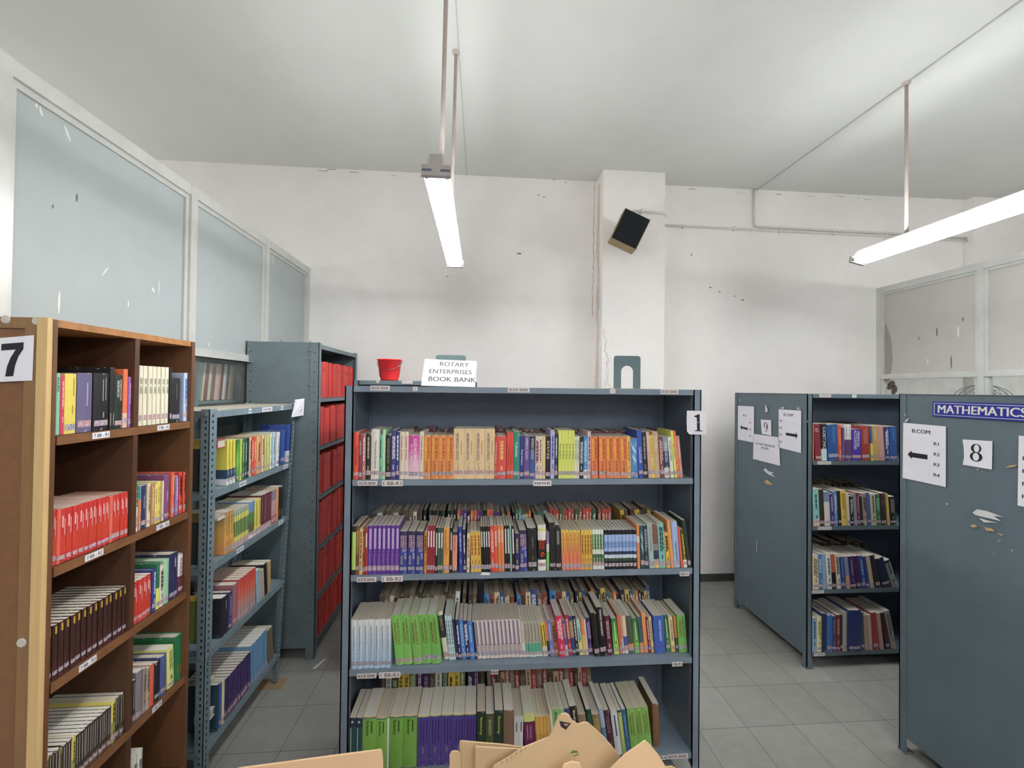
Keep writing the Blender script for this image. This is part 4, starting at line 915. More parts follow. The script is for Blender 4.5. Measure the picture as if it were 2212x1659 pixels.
row('third shelf of rack one', PB, 'paperback', lim=R1LIM, plane=('y', 2.0), base=.636, parts=[(R3L, [
    (112, 612, 7, 555, 'e9e9ea/.05/dce4ee>c9dcee>a6c6e4', 'white-blue', OB, None, 'L-1 s.004'), (615, 832, 2, 500, '6eb246', 'green', HR, None, 'L-6 s.02'), (836, 950, 1, 505, '6fae48', 'broad green', HR, None, 'L-7 s.02'), (953, 1194, 2, 495, '66ac42', 'tattered green', HR, None, 'L-7 s.02'),
    (1197, 1262, 1, 455, 'd8cdb8/.08/2c3048/.55/d8d0c0', 'leaning navy and cream', 'COMPANY LAW,.75,.3,.5,.5', 'd8c060', 'L-9 s.05'), (1276, 1360, 3, 500, 'b8d0d4', 'slim pale blue', '#', '5a7080', 'L-7 s.045'),
    (1362, 1394, 1, 545, '27304c', 'slim navy', '-', None, 'L-7 s.045'), (1397, 1441, 1, 550, '2a2c5a', 'indigo', '#', 'e0e0ee', 'L-6 s.045'), (1443, 1497, 1, 555, '3a78c4', 'bright blue', '#', 'a8c8ec', 'L-6 s.045'),
    (1499, 1552, 1, 560, '28285a', 'indigo', '#', 'e0e0ee', 'L-6 s.045'), (1554, 1612, 1, 565, '3a7ccc', 'bright blue', '#', 'a8c8ec', 'L-6 s.045'), (1614, 1643, 1, 575, '26284c', 'slim navy', '-', None, 'L-6 s.045'),
    (1645, 2212, 11, 560, 'cabac0/.62/b0a2a8/.9/e8d8cc', 'grey-mauve', GT, None, 'L-6 s.045')]),
  (R3R, [
    (18, 56, 1, 560, 'b8b0a4/.6/d8d4cc', 'dull white', '-', None, 'L-6 s.045'), (58, 256, 5, 560, 'a8a494/.62/4ea284/.86/d8dcd0', 'grey and teal', '=,.68,.52,.16,.5,6a4a3c', None, 'L-6 s.045'),
    (258, 318, 2, 570, 'e4cc30/.7/c8c4b8', 'yellow and black', '=,.62,.62,.3,.5,2a2a18', None, 'L-7 s.045'), (320, 350, 1, 560, 'e07434/.55/28304c', 'orange and navy', '-', None, 'L-7 s.045'),
    (352, 400, 1, 545, '6e74c0', 'periwinkle', '#', 'c0c4ea', 'L-7 s.045'), (402, 458, 1, 560, '9c6c4c', 'brown', '#', '5a3420', 'L-7 s.045'), (462, 546, 1, 490, 'd2124e', 'crimson-pink', '#', 'f4c8d4', 'L-7 s.035'),
    (548, 583, 1, 540, 'd4d0c8/.0/4a5c90/.7/b0b4c0', 'blue-grey', '=,.7,.4,.5,.5,c8b090', None, 'L-7 s.045'), (585, 634, 1, 480, 'a51f34', 'cherry red', '#', 'e8c8c0', 'L-7 s.045'), (636, 680, 1, 495, '2c4478/.12/a08c68/.55/2c4478', 'navy and tan', '-', None, 'L-7 s.045'),
    (682, 724, 1, 490, '1f2024', 'black', '#', 'e8e4e0', 'L-7 s.045'), (726, 772, 1, 530, '9ac4ba/.6/d4d888', 'pale teal', 'MANAGEMENT,.55,.4,.5,.5', '2a3438', 'L-7 s.045'), (774, 812, 1, 530, 'e48440/.45/e4c050', 'orange and yellow', '-', None, 'L-6 s.045'),
    (814, 840, 1, 530, 'ddc6c0', 'pale pink', '-', None, 'L-6 s.045'), (842, 898, 1, 510, '3a2454', 'dark violet', '#', '9a8ac0', 'L-6 s.045'), (915, 982, 1, 455, '1e1c1e', 'plain black', '-', None, 'L-6 s.03'),
    (984, 1066, 1, 390, '181618', 'tall black', 'FINANCIAL MANAGEMENT,.68,.54,.3,.55,e8e4e4', None, 'L-6 s.03'), (1068, 1132, 1, 490, '5c1c34', 'wine red', '#', 'd8b8c0', 'L-6 s.035'),
    (1145, 1212, 1, 520, '2f6a34>56a83c>a6cc48', 'shaded green', GR, None, 'L-6 s.04'), (1214, 1240, 1, 470, 'dd6834', 'slim orange', '-', None, 'L-6 s.045'), (1242, 1268, 1, 485, 'c87a60/.6/b8b0c0', 'slim coral', '-', None, 'L-6 s.045'),
    (1270, 1318, 1, 490, 'd2bca8/.55/4c50a0/.8/d8ccc4', 'tan and violet', '-', None, 'L-6 s.045'), (1320, 1388, 1, 490, '4c5444/.75/d08040/.88/4c5c58', 'olive grey', '-', None, 'L-6 s.045'),
    (1390, 1452, 1, 520, '2f6a34>4a9a38>78b83c', 'shaded green', GR, None, 'L-6 s.045'), (1454, 1502, 1, 500, '40585c/.72/d88840', 'slate and orange', '-', None, 'L-6 s.045'), (1504, 1550, 1, 445, 'dd9050', 'peach', '-', None, 'L-6 s.045'),
    (1552, 1582, 1, 500, '7c2434', 'maroon', '#', 'e0b8b8', 'L-6 s.045'), (1584, 1618, 1, 500, 'dcc490/.85/d8b840', 'cream and gold', 'BUSINESS ENVIRONMENT,.6,.6,.5,.5', '4a3424', 'L-6 s.045'),
    (1626, 1756, 1, 490, '2d55ac', 'thick blue', 'MARKETING MANAGEMENT,.6,.56,.2,.6,d8e0ee;=,.17,.08,.6,.5,b84848', None, 'L-4 s.035 k'), (1758, 1812, 1, 480, '246038>3a7c3c', 'bottle green', GR, None, 'L-6 s.05'),
    (1818, 1868, 1, 500, 'e0d49c/.8/d8bc38', 'cream', 'BUSINESS ENVIRONMENT,.6,.6,.5,.5', '4a3424', 'L-6 s.045'), (1870, 1902, 1, 500, 'b8702c/.6/4a4a3c', 'amber-brown', '-', None, 'L-5 s.045'),
    (1912, 2014, 1, 480, '62a646', 'green', HR, None, 'L-5 s.035')])])
BC = 'Biochemistry,.78,.28,.3,.35,243c18;=,.8,.22,.1,.68,385420;=,.24,.03,.7,.5,b0c890'
PU = '=,.68,.48,.1,.3,3c2a70;=,.66,.5,.1,.55,3c2a70;=,.7,.44,.1,.8,3c2a70;=,.32,.12,.14,.5,8c7c90;=,.12,.03,.8,.5,b0a8c8'
RB = 'd8b040/.02/5a9a80/.03/324a88/.045/'
R4L, R4R = (730, 1440, 5.53), (1110, 1440, 5.267)
row('bottom shelf of rack one', PB, 'thick paperback', lim=R1LIM, plane=('y', 2.002), base=.172, parts=[(R4L, [
    (108, 272, 2, 620, '252c44/.18/1f4c4c', 'dark teal', '=,.5,.62,.12,.3,c8d0cc;=,.92,.04,.3,.5,c0ccc8', None, 'k'), (275, 440, 1, 600, RB + '71a82f', 'leaf green', BC, None, 'k'), (443, 575, 1, 608, RB + '76ac34', 'leaf green', BC, None, 'k'), (577, 606, 1, 600, '6a9c34/.03/c8d0b8', 'slim white-green', '-', None, 'k'),
    (608, 940, 2, 590, RB + '6ba22e', 'leaf green', BC, None, 'k'), (943, 1645, 5, 592, RB + '4e3a8c', 'violet', PU, None, 'k'), (1652, 1758, 1, 540, '1f3828', 'dark green', 'Biotechnology,.72,.34,.34,.5', 'd8d060', 'k'),
    (1760, 1864, 1, 568, '4a5028', 'olive', 'BIOCHEMISTRY,.72,.32,.34,.5', 'd0c8b0', 'k'), (1866, 1970, 1, 525, '1f3a2c', 'dark green', 'Biotechnology,.72,.34,.34,.5', 'd8d060', 'k'), (1974, 2098, 1, 525, '80604a', 'brown paper wrapped', '-', None, 'k'), (2100, 2210, 2, 600, 'd6d4da', 'white', '=,.76,.22,.22,.55,50505c', None, 'k')]),
  (R4R, [
    (128, 258, 1, 535, 'd0dc78/.18/6c1c50', 'lime and plum', 'ORGANIC,.6,.3,.2,.6,d0a0b8;=,.6,.3,.1,.3,c09ab0', None, 'L-3 k'), (262, 430, 4, 575, 'd8a436/.42/c8762c/.43/c89430', 'slim ochre', '-', None, 'L-4'), (434, 464, 1, 500, 'd8d4c8', 'slim white', '-', None, 'L-6 k'),
    (466, 556, 1, 490, '80b868', 'pale green', 'Bioch,.84,.2,.36,.5', '244028', 'L-6 k'), (558, 612, 1, 490, '88bc70', 'slim pale green', '#', '344c30', 'L-6 k'), (616, 676, 1, 480, '34407c', 'navy', '#', '7c88b8', 'L-7 k'),
    (692, 780, 1, 455, '2c2018', 'dark brown', 'Biochemistry,.7,.44,.4,.5', 'e8e4d8', 'L-8 k'), (790, 880, 1, 545, '8c7050', 'kraft brown', '-', None, 'L-8 k'), (890, 948, 1, 490, '204438', 'bottle green', '#', '3c6858', 'L-8 k'), (952, 1036, 1, 545, '8c7044', 'tan', 'BIOTECH,.74,.3,.5,.5', 'c8b070', 'L-8 k'),
    (1042, 1092, 1, 480, '90aac8/.4/507898', 'steel blue', '-', None, 'L-9 k'), (1096, 1158, 1, 500, '382030/.05/4c2030', 'dark plum', '#', 'a08890', 'L-9 k'), (1164, 1240, 1, 500, 'd0d0d8', 'white', '=,.66,.46,.2,.5,48486c', None, 'L-8 k'),
    (1243, 1288, 1, 500, '2a4034/.05/9ab04c', 'yellow-green', '#', 'd8dc90', 'L-8 k'), (1291, 1338, 1, 490, '2c5a94', 'blue', '#', '6890c0', 'L-8 k'), (1342, 1588, 3, 480, '74ae44', 'torn green', HR, None, 'L-7'), (1592, 1664, 1, 425, '7c5434', 'brown', '-', None, 'L-2 k d.2 s.04')])], depth=.19)
# rear ranks of rack 1
BRN = [('5c4a3c', '9a8a78', 'worn brown'), ('6a5a4a', 'c8b8a0', 'faded tan'), ('e0dcd4/.5/3a2c28', '2a2a2c', 'black and white'), ('4a3a34', '8a7a6a', 'dark brown')]
BW = [('1f1f20', 'dcd8d0', 'black'), ('26282a', 'e0dcd8', 'charcoal')]
RDS = [('a83a2c', 'e0c8b8', 'brick red'), ('b04030', 'e8d0c0', 'faded red')]
back_row('top shelf of rack one', 'worn_book', -.50, 1.0, 2.2, 1.517, (.205, .226), [('6a2c44', 'a08090', 'mulberry'), ('5a2a3c', '9a8088', 'plum brown'), ('64304a', 'a08090', 'dull wine')], seed=3, wr=(.02, .034))
back_row('second shelf of rack one', 'worn_book', -.55, -.30, 2.2, 1.073, (.225, .245), BRN, seed=4)
back_row('second shelf of rack one, past the browns', 'worn_book', -.29, -.12, 2.2, 1.073, (.235, .242), [('1f1f20', 'dcd8d0', 'black'), ('2c4038', 'e0dcd8', 'green-black')], seed=5, wr=(.013, .018))
back_row('second shelf of rack one, near its middle', 'worn_book', -.115, .11, 2.2, 1.073, (.225, .243), [('c8583c', 'e8d8c8', 'coral'), ('5c3a80', 'd8c8e0', 'violet'), ('5c3a80', 'd8c8e0', 'dull violet'), ('1f1f20', 'e0dcd8', 'black'), ('d06a3c', 'e8d8c8', 'dull orange')], seed=6, wr=(.014, .02))
back_row('second shelf of rack one, past its middle', 'worn_book', .12, .36, 2.2, 1.073, (.21, .245), [('d2b030', '6a4020', 'dull yellow'), ('d06a3c', 'e8d8c8', 'dull orange'), ('1f1f20', 'dcd8d0', 'black'), ('3c6a58', 'c0d0c8', 'sea green'), ('4a7c68', 'c0d0c8', 'dull green'), ('88b0cc', 'e0e8ee', 'dull blue')], seed=7, wr=(.013, .02))
back_row('second shelf of rack one, toward the end', 'worn_book', .375, .71, 2.2, 1.073, (.232, .245), RDS + [('a83a2c', 'e0c8b8', 'rust red'), ('2f5a3c', 'd8dcd0', 'forest green'), ('8a5040', 'd0b0a0', 'clay brown')], seed=8, wr=(.014, .022))
back_row('second shelf of rack one, at the end', 'worn_book', .80, .98, 2.2, 1.073, (.22, .25), [('c8a430', '5a4020', 'mustard'), ('5c4a3c', '9a8a78', 'worn brown'), ('4a3a34', '8a7a6a', 'dark brown')], seed=9, L=-10, wr=(.016, .03))
back_row('third shelf of rack one', 'worn_book', -.52, -.02, 2.2, .635, (.225, .26), BRN + [('3a2c28', '8a7a6a', 'umber')], seed=10, L=3, wr=(.014, .03))
back_row('third shelf of rack one, near its middle', 'worn_book', .045, .5, 2.2, .635, (.22, .25), [('2a74b4', '1c3450', 'blue'), ('7c3a2c', '3a1c18', 'rust brown'), ('c8b890', '6a5a48', 'cream'), ('2c4484', 'c0c8d8', 'dull navy'), ('6a5a4a', 'c8b8a0', 'faded tan'), ('7c3428', 'b09080', 'russet')], seed=11, L=-3, wr=(.018, .034))
back_row('third shelf of rack one, toward the end', 'worn_book', .545, .95, 2.2, .635, (.215, .255), [('2a2c34', 'c8c0b0', 'slate black'), ('c8a840', '4a3c20', 'mustard'), ('34507c', 'c8d0d8', 'dull blue'), ('5c6a40', 'c0c8a0', 'moss green'), ('c87038', 'e0d0c0', 'dull orange'), ('1f1f20', 'dcd8d0', 'black')], seed=12, L=-7, wr=(.014, .026))
back_row('bottom shelf of rack one', 'worn_book', -.5, .02, 2.215, .17, (.285, .325), [('4a4038', '8a7a6a', 'dark brown'), ('d8d4cc', '8a8a8c', 'dull white'), ('28402c', '9ab090', 'dark green'), ('e0c030', '1a1a18', 'yellow'), ('dfbf2e', '1a1a18', 'golden yellow'), ('6a7c54', 'c0c8a0', 'moss green'), ('3c2450', 'd8d0e0', 'violet'), ('42284c', 'd8d0e0', 'plum')], seed=13, wr=(.026, .036))
back_row('bottom shelf of rack one, past its middle', 'worn_book', .07, .62, 2.215, .17, (.27, .32), [('7c6a58', 'b0a090', 'faded tan'), ('9c2438', 'd8c0b8', 'dull crimson'), ('4a3a34', '8a7a6a', 'dark brown'), ('b8a080', '6a5a48', 'kraft'), ('a02c3c', 'd8c0b8', 'cherry')], seed=14, L=-4, wr=(.02, .034))

TB = 'textbook'
Z71, Z72, Z73 = (0, 680, 5.144), (0, 980, 4.879), (0, 1310, 4.753)
RD = '=,.76,.22,.2,.32,f0b8b0;=,.66,.3,.2,.66,f0b8b0;=,.34,.34,.66,.5,e0662a'
BRW = '=,.9,.14,.36,.5,c8a448;=,.5,.16,.14,.5,5a4038'
BWP = '=,.63,.62,.62,.55,dcd8d0;=,.63,.62,.05,.4,3a3028;=,.63,.62,.05,.7,3a3028;=,.16,.07,.8,.5,d8d0cc'
x7 = ('x', X7 - .012)
row('top near cell, wooden bookcase', lim=(Y7A + .0125, Y7M - .0105), name=TB, noun='book', plane=x7, base=1.796, parts=[(Z71, [
    (614, 665, 1, 650, '74c4a4', 'mint green', 'ALLIED,.82,.24,.5,.5', '1f4a44', 'k'), (667, 717, 1, 668, 'c42a48', 'crimson', '#', 'f0b0b4', 'k'), (719, 855, 1, 655, 'eed63c', 'yellow', '=,.78,.3,.07,.7,8a7a30;=,.4,.14,.07,.6,8a7a30'), (862, 1034, 1, 648, '5e5678', 'thick slate-violet', '=,.64,.4,.1,.6,b0a8c0', None, 'H'),
    (1044, 1220, 1, 650, '1c1b1f', 'thick black', '=,.72,.4,.06,.75,a8a4a0;=,.7,.38,.06,.55,a8a4a0;=,.27,.1,.08,.6,a8a4a0', None, 'H'), (1224, 1276, 1, 585, '201e1f', 'tall black', '=,.16,.2,.7,.5,ded4cc', None, 'k'), (1280, 1370, 1, 670, '182820', 'black-green', 'OPERATIONS,.72,.4,.24,.68;RESEARCH,.74,.3,.24,.34', 'e8e4d8', 'H'),
    (1373, 1424, 1, 605, 'd8602c/.75/e8b8a0', 'orange', '-', None, 'H'), (1427, 1458, 1, 690, '8e4ea8', 'purple', '#', 'd8b8e0')])], hard=False, depth=.2)
CW = '=,.74,.1,.12,.35,5a564c;=,.6,.12,.12,.35,5a564c;=,.74,.1,.12,.65,5a564c;=,.58,.12,.12,.65,5a564c'
row('top far cell, wooden bookcase', lim=(Y7M + .0105, Y7B - .0205), name=TB, noun='book', plane=x7, base=1.796, parts=[(Z71, [
    (1548, 1896, 7, 565, 'ece4c8', 'cream', CW), (1899, 1924, 1, 590, '1e1c1e', 'slim black', '-'), (1927, 2040, 1, 705, '201f22', 'thick black', '=,.7,.36,.06,.5,908878', None, 'H'), (2063, 2113, 1, 648, 'b4c4e4', 'pale blue', '#', '5070b0', 'd.24')])], depth=.2)
row('second near cell, wooden bookcase', lim=(Y7A + .0125, Y7M - .0105), name=TB, noun='paperback', plane=x7, base=1.406, parts=[(Z72, [
    (522, 596, 2, 605, 'c0190e/.86/c83a30', 'red', RD), (598, 638, 1, 590, 'd8503c', 'sun-faded red', '-'), (640, 882, 4, 585, 'c0190e', 'red', RD), (885, 1150, 6, 515, 'c0190e', 'red', RD), (1152, 1184, 1, 455, 'd45442', 'sun-faded red', '-'), (1186, 1340, 4, 440, 'c0190e', 'red', RD)])], depth=.18)
row('second far cell, wooden bookcase', lim=(Y7M + .0105, Y7B - .0205), name=TB, noun='book', plane=x7, base=1.406, parts=[(Z72, [
    (1425, 1466, 1, 292, '6aa044/.1/e4e8d8', 'green-white', '#', '28302c'), (1468, 1492, 1, 345, '4a8c8c/.3/e0843c', 'orange-teal', '-'), (1494, 1558, 1, 335, '28305c', 'navy', '=,.62,.3,.24,.5,8a8ca8'), (1560, 1604, 1, 312, 'e4d0b0', 'cream', 'HIGHER ALGEBRA,.62,.6,.5,.5', '3a2c24'), (1606, 1643, 1, 315, 'b87c34', 'ochre', '#', 'e8d090'),
    (1645, 1664, 1, 315, 'd8cc9c', 'pale tan', '#', '6a5030'), (1666, 1722, 1, 290, 'e8d234', 'yellow', '#', 'b8902c'), (1724, 1744, 1, 285, 'dccab0', 'slim cream', '-'), (1746, 1822, 1, 215, '7c4470', 'plum', 'Algebra I,.52,.24,.34,.5', 'e0c8dc', 'H'),
    (1826, 1869, 1, 195, 'd8552c', 'vermilion', '#', 'f0b870', 'H'), (1871, 1908, 1, 230, '7c70b8', 'lavender', '#', 'e0d8f0'), (1910, 1955, 1, 190, 'd03020', 'scarlet', '#', '501810', 'H'), (1957, 1990, 1, 190, 'c84a34', 'red-orange', '#', '501810')])], depth=.2)
row('third near cell, wooden bookcase', lim=(Y7A + .0125, Y7M - .0105), name=TB, noun='paperback', plane=x7, base=1.064, parts=[(Z73, [(470, 1312, 15, 232, '3c1a16>341612>4a201c', 'dark brown', BRW)])], depth=.2)
row('third far cell, wooden bookcase', lim=(Y7M + .0105, Y7B - .0205), name=TB, noun='book', plane=x7, base=1.064, parts=[(Z72, [
    (1405, 1598, 4, 1355, 'c0190e/.86/c83a30', 'red', RD), (1605, 1646, 1, 1222, '2c3c80', 'blue', '#', 'd0d8e8', 'H'), (1648, 1684, 1, 1155, '1f6c48/.55/e0e04c', 'green and yellow', '-', None, 'H'), (1686, 1726, 1, 1182, 'd8d0bc', 'cream', '#', '505050'), (1728, 1784, 1, 1118, '8cbc94', 'sage green', '-', None, 'H'),
    (1787, 1876, 1, 1048, '2c2c54', 'thick navy', '=,.78,.2,.14,.6,b8b8cc', None, 'H'), (1879, 1930, 1, 1062, '4a2c40/.0/d8d0d0/.55/5c2838', 'maroon and white', '#', '7c3048', 'H')])], depth=.22)
row('fourth near cell, wooden bookcase', lim=(Y7A + .0125, Y7M - .0105), name=TB, noun='paperback', plane=x7, base=.70, parts=[(Z73, [
    (405, 472, 1, 1590, 'c8b83c/.5/8a8440', 'yellow', '#', '504818'), (476, 590, 2, 1540, '382c24/.8/5a4c40', 'black and white', BWP), (592, 618, 1, 1480, '7c6c30', 'mustard', '#', '3a3018'), (620, 718, 2, 1430, '382c24/.8/5a4c40', 'black and white', BWP), (722, 766, 1, 1355, 'c8b83c/.5/8a8440', 'yellow', '#', '504818'),
    (770, 1138, 8, 1325, '382c24/.8/5a4c40', 'black and white', BWP), (1141, 1186, 1, 970, 'c8b83c/.5/8a8440', 'yellow', '#', '504818'), (1188, 1272, 2, 935, '382c24/.8/5a4c40', 'black and white', BWP)])], depth=.23)
row('fourth far cell, wooden bookcase', lim=(Y7M + .0105, Y7B - .0205), name=TB, noun='book', plane=x7, base=.70, parts=[(Z73, [
    (1328, 1394, 2, 790, '382c24/.8/5a4c40', 'black and white', BWP), (1398, 1466, 1, 665, '7a7078', 'thick grey-mauve', '-'), (1468, 1500, 1, 640, '8a7c70', 'taupe', '#', '4a4038'), (1502, 1542, 1, 635, '948474/.5/b09478', 'beige', '#', '5a4c40'), (1544, 1586, 1, 595, 'cc502c', 'orange-red', '-', None, 'k'),
    (1588, 1650, 1, 575, '1c1c2c', 'black-navy', '-', None, 'H'), (1652, 1715, 1, 505, '4a548c', 'slate blue', '-', None, 'H'), (1718, 1788, 1, 420, 'd4d474', 'pale yellow-green', '#', '6a6c30', 'L-3'), (1792, 1868, 1, 300, '0f6a3c', 'tall green', '=,.24,.2,.5,.6,e08438', None, 'k H')])], depth=.22)
row('lowest far cell, wooden bookcase', lim=(Y7M + .0105, Y7B - .0205), name=TB, noun='book', plane=x7, base=.32, parts=[(Z73, [(1310, 1460, 3, 1600, 'd8d0c4', 'white', '#', '6a6a6c')])], depth=.2)
row('top near cell of wooden bookcase, rear rank', lim=(Y7A + .014, Y7M - .012), name=TB, noun='book', plane=('x', X7 - .21), base=1.796, parts=[(Z71, [(560, 780, 1, 590, 'b09c64', 'broad khaki', '-', None, 'k')])], depth=.05)

# slotted rack 6
x6 = ('x', X6 - .008)
Z61, Z62, Z63 = (400, 720, 4.879), (400, 1020, 4.879), (390, 1300, 4.621)
YN = '=,.7,.5,.1,.5,4a4a20;=,.27,.1,.5,.5,dcdcdc'
row('top shelf of slotted rack', lim=(Y6A + .06, 2.996), name=TB, noun='paperback', plane=x6, base=1.427, parts=[(Z61, [
    (443, 550, 3, 1128, 'e8d82c/.66/2c4468/.86/e0dce0', 'yellow and navy', YN), (552, 588, 1, 1120, '2f6a34>6ab43c>3c7c34', 'shaded green', '-'), (590, 612, 1, 1115, 'b8cc38', 'lime', '-'), (613, 640, 1, 1110, '2f7440', 'leaf green', '#', 'c8dcb0'), (642, 668, 1, 1105, '2a5c38', 'deep green', '#', 'd0d8c0'), (669, 690, 1, 1098, '28304c', 'navy', '-'),
    (692, 716, 1, 1092, 'd8c080', 'tan', '#', '5a4020'), (718, 742, 1, 1092, 'd0402c', 'red', '#', 'f0d8c8'), (744, 768, 1, 1090, 'd85030', 'vermilion', '#', 'f0d8c8'), (770, 830, 1, 1078, 'e8a860/.62/d89060', 'broad peach', '=,.56,.5,.3,.55,b02c1c', None), (832, 860, 1, 1070, 'e0cc9c', 'cream', '#', '8a6a40'),
    (862, 886, 1, 1068, 'c8ac78', 'khaki', '-'), (888, 918, 1, 1062, 'b4c450', 'olive-lime', '=,.7,.12,.6,.5,3c5c80', None), (920, 946, 1, 1050, 'd8d8b8', 'pale', '#', '5a6a70'), (948, 984, 1, 1042, 'a8c4d8', 'light blue', '#', '4a6a90'), (986, 1028, 1, 1038, 'd8d8d0', 'white', '#', '7c8488', 'L4'),
    (1035, 1092, 1, 1020, '264a94', 'royal blue', '-', None, 'L4'), (1100, 1146, 1, 962, '2c4a98/.7/c8d0e0', 'tall blue', '-', None, 'L4')])], depth=.19)
row('second shelf of slotted rack', lim=(Y6A + .06, 2.957), name=TB, noun='paperback', plane=x6, base=1.067, parts=[(Z62, [
    (417, 505, 5, 432, 'a8884c>d8a43c>c87c38', 'ochre', '#', '6a4a28'), (507, 670, 9, 415, '8c9c88/.15/c8c450/.3/6c8848/.7/c4b848/.86/a8949c', 'yellow and green', '=,.6,.6,.12,.5,4a5430', None), (673, 731, 1, 310, '5c84b8/.3/4c7c44/.6/5a5a3c/.86/d0c8c8', 'broad blue-green', '-'), (734, 800, 4, 300, 'd0c03c/.85/c8b0a8', 'yellow', '=,.6,.7,.2,.5,7a7030', None),
    (803, 908, 5, 245, '5c2434/.84/b8a0a0', 'maroon', '=,.6,.7,.12,.5,c0a0a4', None), (912, 962, 3, 200, '7c7088/.3/b08890/.75/b05a48', 'mauve', '-'), (964, 986, 1, 168, 'd88c30', 'orange', '-'), (989, 1030, 1, 150, '201c1c', 'black', '=,.2,.2,.6,.5,d0c8c4', None, 'k')])], depth=.2)
row('third shelf of slotted rack', lim=(Y6A + .06, 2.911), name=TB, noun='book', plane=x6, base=.647, parts=[(Z62, [
    (382, 458, 1, 1310, '22202a', 'black', '=,.76,.24,.16,.6,8a8894', None, 'k H'), (460, 500, 1, 1260, '3c3468', 'indigo', '#', '9a94c0', 'H'), (503, 563, 1, 1175, '985c68', 'dusty rose', '-', None, 'H'), (566, 744, 6, 1130, 'b8301c>c84c34>b07c74>a08078', 'orange-red', '=,.24,.2,.6,.5,b8a49c', None), (747, 790, 2, 1040, '8aa4b8', 'grey-blue', '-', None, 'L-5'),
    (792, 830, 2, 1040, 'a89884', 'beige', '-', None, 'L-6'), (832, 868, 1, 960, '201e20', 'black', '-', None, 'L-7 k'), (872, 905, 1, 940, 'b09060', 'tan', '-', None, 'L-2')])], depth=.2)
row('bottom shelf of slotted rack', lim=(Y6A + .06, 2.860), name=TB, noun='paperback', plane=x6, base=.187, parts=[(Z63, [
    (362, 384, 1, 830, '1c3c50', 'teal', '-', None, 'k'), (386, 414, 1, 815, '2c54a4', 'blue', '-'), (416, 444, 1, 800, 'd4cc94', 'pale yellow', '-'), (447, 700, 10, 770, '3a2860/.75/5c4868', 'dark violet', '=,.55,.6,.12,.5,5a4880', None), (703, 878, 6, 435, '5c8cb4', 'light blue', '=,.6,.6,.1,.5,88b0d0', None, 'L-4'), (882, 935, 2, 270, '6c6048', 'olive-brown', '-', None, 'L-8 k')])], depth=.2)
# things seen through the open near end of rack 6
def end_book(px0, px1, pz0, pz1, y, label, spec, extra=None, hard=True):
    a, b = on(px0, pz1, 'y', y), on(px1, pz0, 'y', y); t = .035; w = min(b.x + .02, X6 - .006) - a.x; h = b.z - a.z
    o = make_book('textbook', t, h, w, spec, '-', 'ffffff', 5, hard, 'd0c8b8', False)
    o.matrix_world = Matrix.Translation((a.x + w, y + 0, a.z)) @ Matrix.Rotation(math.pi / 2, 4, 'Z'); o['label'] = label; o['category'] = 'book'; return o
def end_board(px0, px1, pz0, pz1, z0, y, label, cat, mat, mat2, arch=None, name='bookend'):
    a, b = on(px0, pz1, 'y', y), on(px1, pz0, 'y', y); m = MB().box(a.x, min(b.x, X6 - .01), y, y + .003, z0 + .0003, b.z); m.box(a.x, min(b.x, X6 - .01), y, y + .03, z0 + .0003, z0 + .002)
    if arch:
        c, r, zb, zt_ = arch; P = on(c, pz1, 'y', y - .001); w = on(r, pz1, 'y', y).x - P.x; za = on(c, zt_, 'y', y).z; P.x = min(P.x, X6 - .012 - w)
        poly = [(-w, z0 + .005), (w, z0 + .005), (w, za - w)] + [(w * math.cos(t), za - w + w * math.sin(t)) for t in [math.pi * k / 10 for k in range(1, 10)]] + [(-w, za - w)]
        m.prism(poly, lambda p, q: (P.x + p, y - .0012, q), (0, .0011, 0), 1)
    o = m.obj(name, [mat, mat2]); o['label'] = label; o['category'] = cat; return o
BK = plain('3c4444', .5, .08, 20)
YE = Y6A + .02
end_book(409, 445, 1288, 1392, YE, 'big green book with yellow top edge at the open end of slotted rack', 'd8b430/.1/6c7c34')
end_board(408, 475, 970, 1040, 1.427, YE + .03, 'grey bookend with arched opening at the top of slotted rack', 'bookend', BK, plain('b09c8c', .6, .2, 30), (456, 468, 1040, 990))
end_board(406, 475, 1128, 1205, 1.067, YE + .03, 'grey bookend with arched opening on second shelf of slotted rack', 'bookend', BK, plain('a8a484', .6, .2, 30), (452, 466, 1205, 1145))
def flat_book(px0, px1, pz0, pz1, y, label, spec, pg='d8d0c4'):
    a, b = on(px0, pz1, 'y', y), on(px1, pz0, 'y', y); t = max(.018, b.z - a.z); w = b.x - a.x + .0
    o = make_book('textbook', t, w, .07, spec, '#', 'd8c8b8', 9, True, pg, False)
    o.matrix_world = Matrix.Translation((a.x, y, a.z)) @ Matrix.Rotation(math.pi / 2, 4, 'Y') @ Matrix.Translation((-t, 0, 0)); o['label'] = label; o['category'] = 'book'; return o
flat_book(431, 470, 951, 969, YE + .04, 'red-spined book lying flat on the bookend at the top of slotted rack', 'b03a34/.78/a02018')
flat_book(430, 470, 1115, 1127, YE + .04, 'pale book lying flat on the second-shelf bookend of slotted rack', 'a89890')
flat_book(411, 445, 1481, 1497, YE + .1, 'white book lying flat on the pile low in slotted rack', 'c8c8c4')
m = MB().box(X6 - .31, X6 - .215, YE + .1, YE + .28, .19, on(411, 1498, 'y', YE + .1).z); m.obj('file_box', plain('3a4044', .6, .1, 20), label='dark box file under the white book low in slotted rack', category='box')
flat_book(418, 445, 1548, 1568, YE + .03, 'white paperback lying on the bottom shelf at the end of slotted rack', 'd0ccd0')

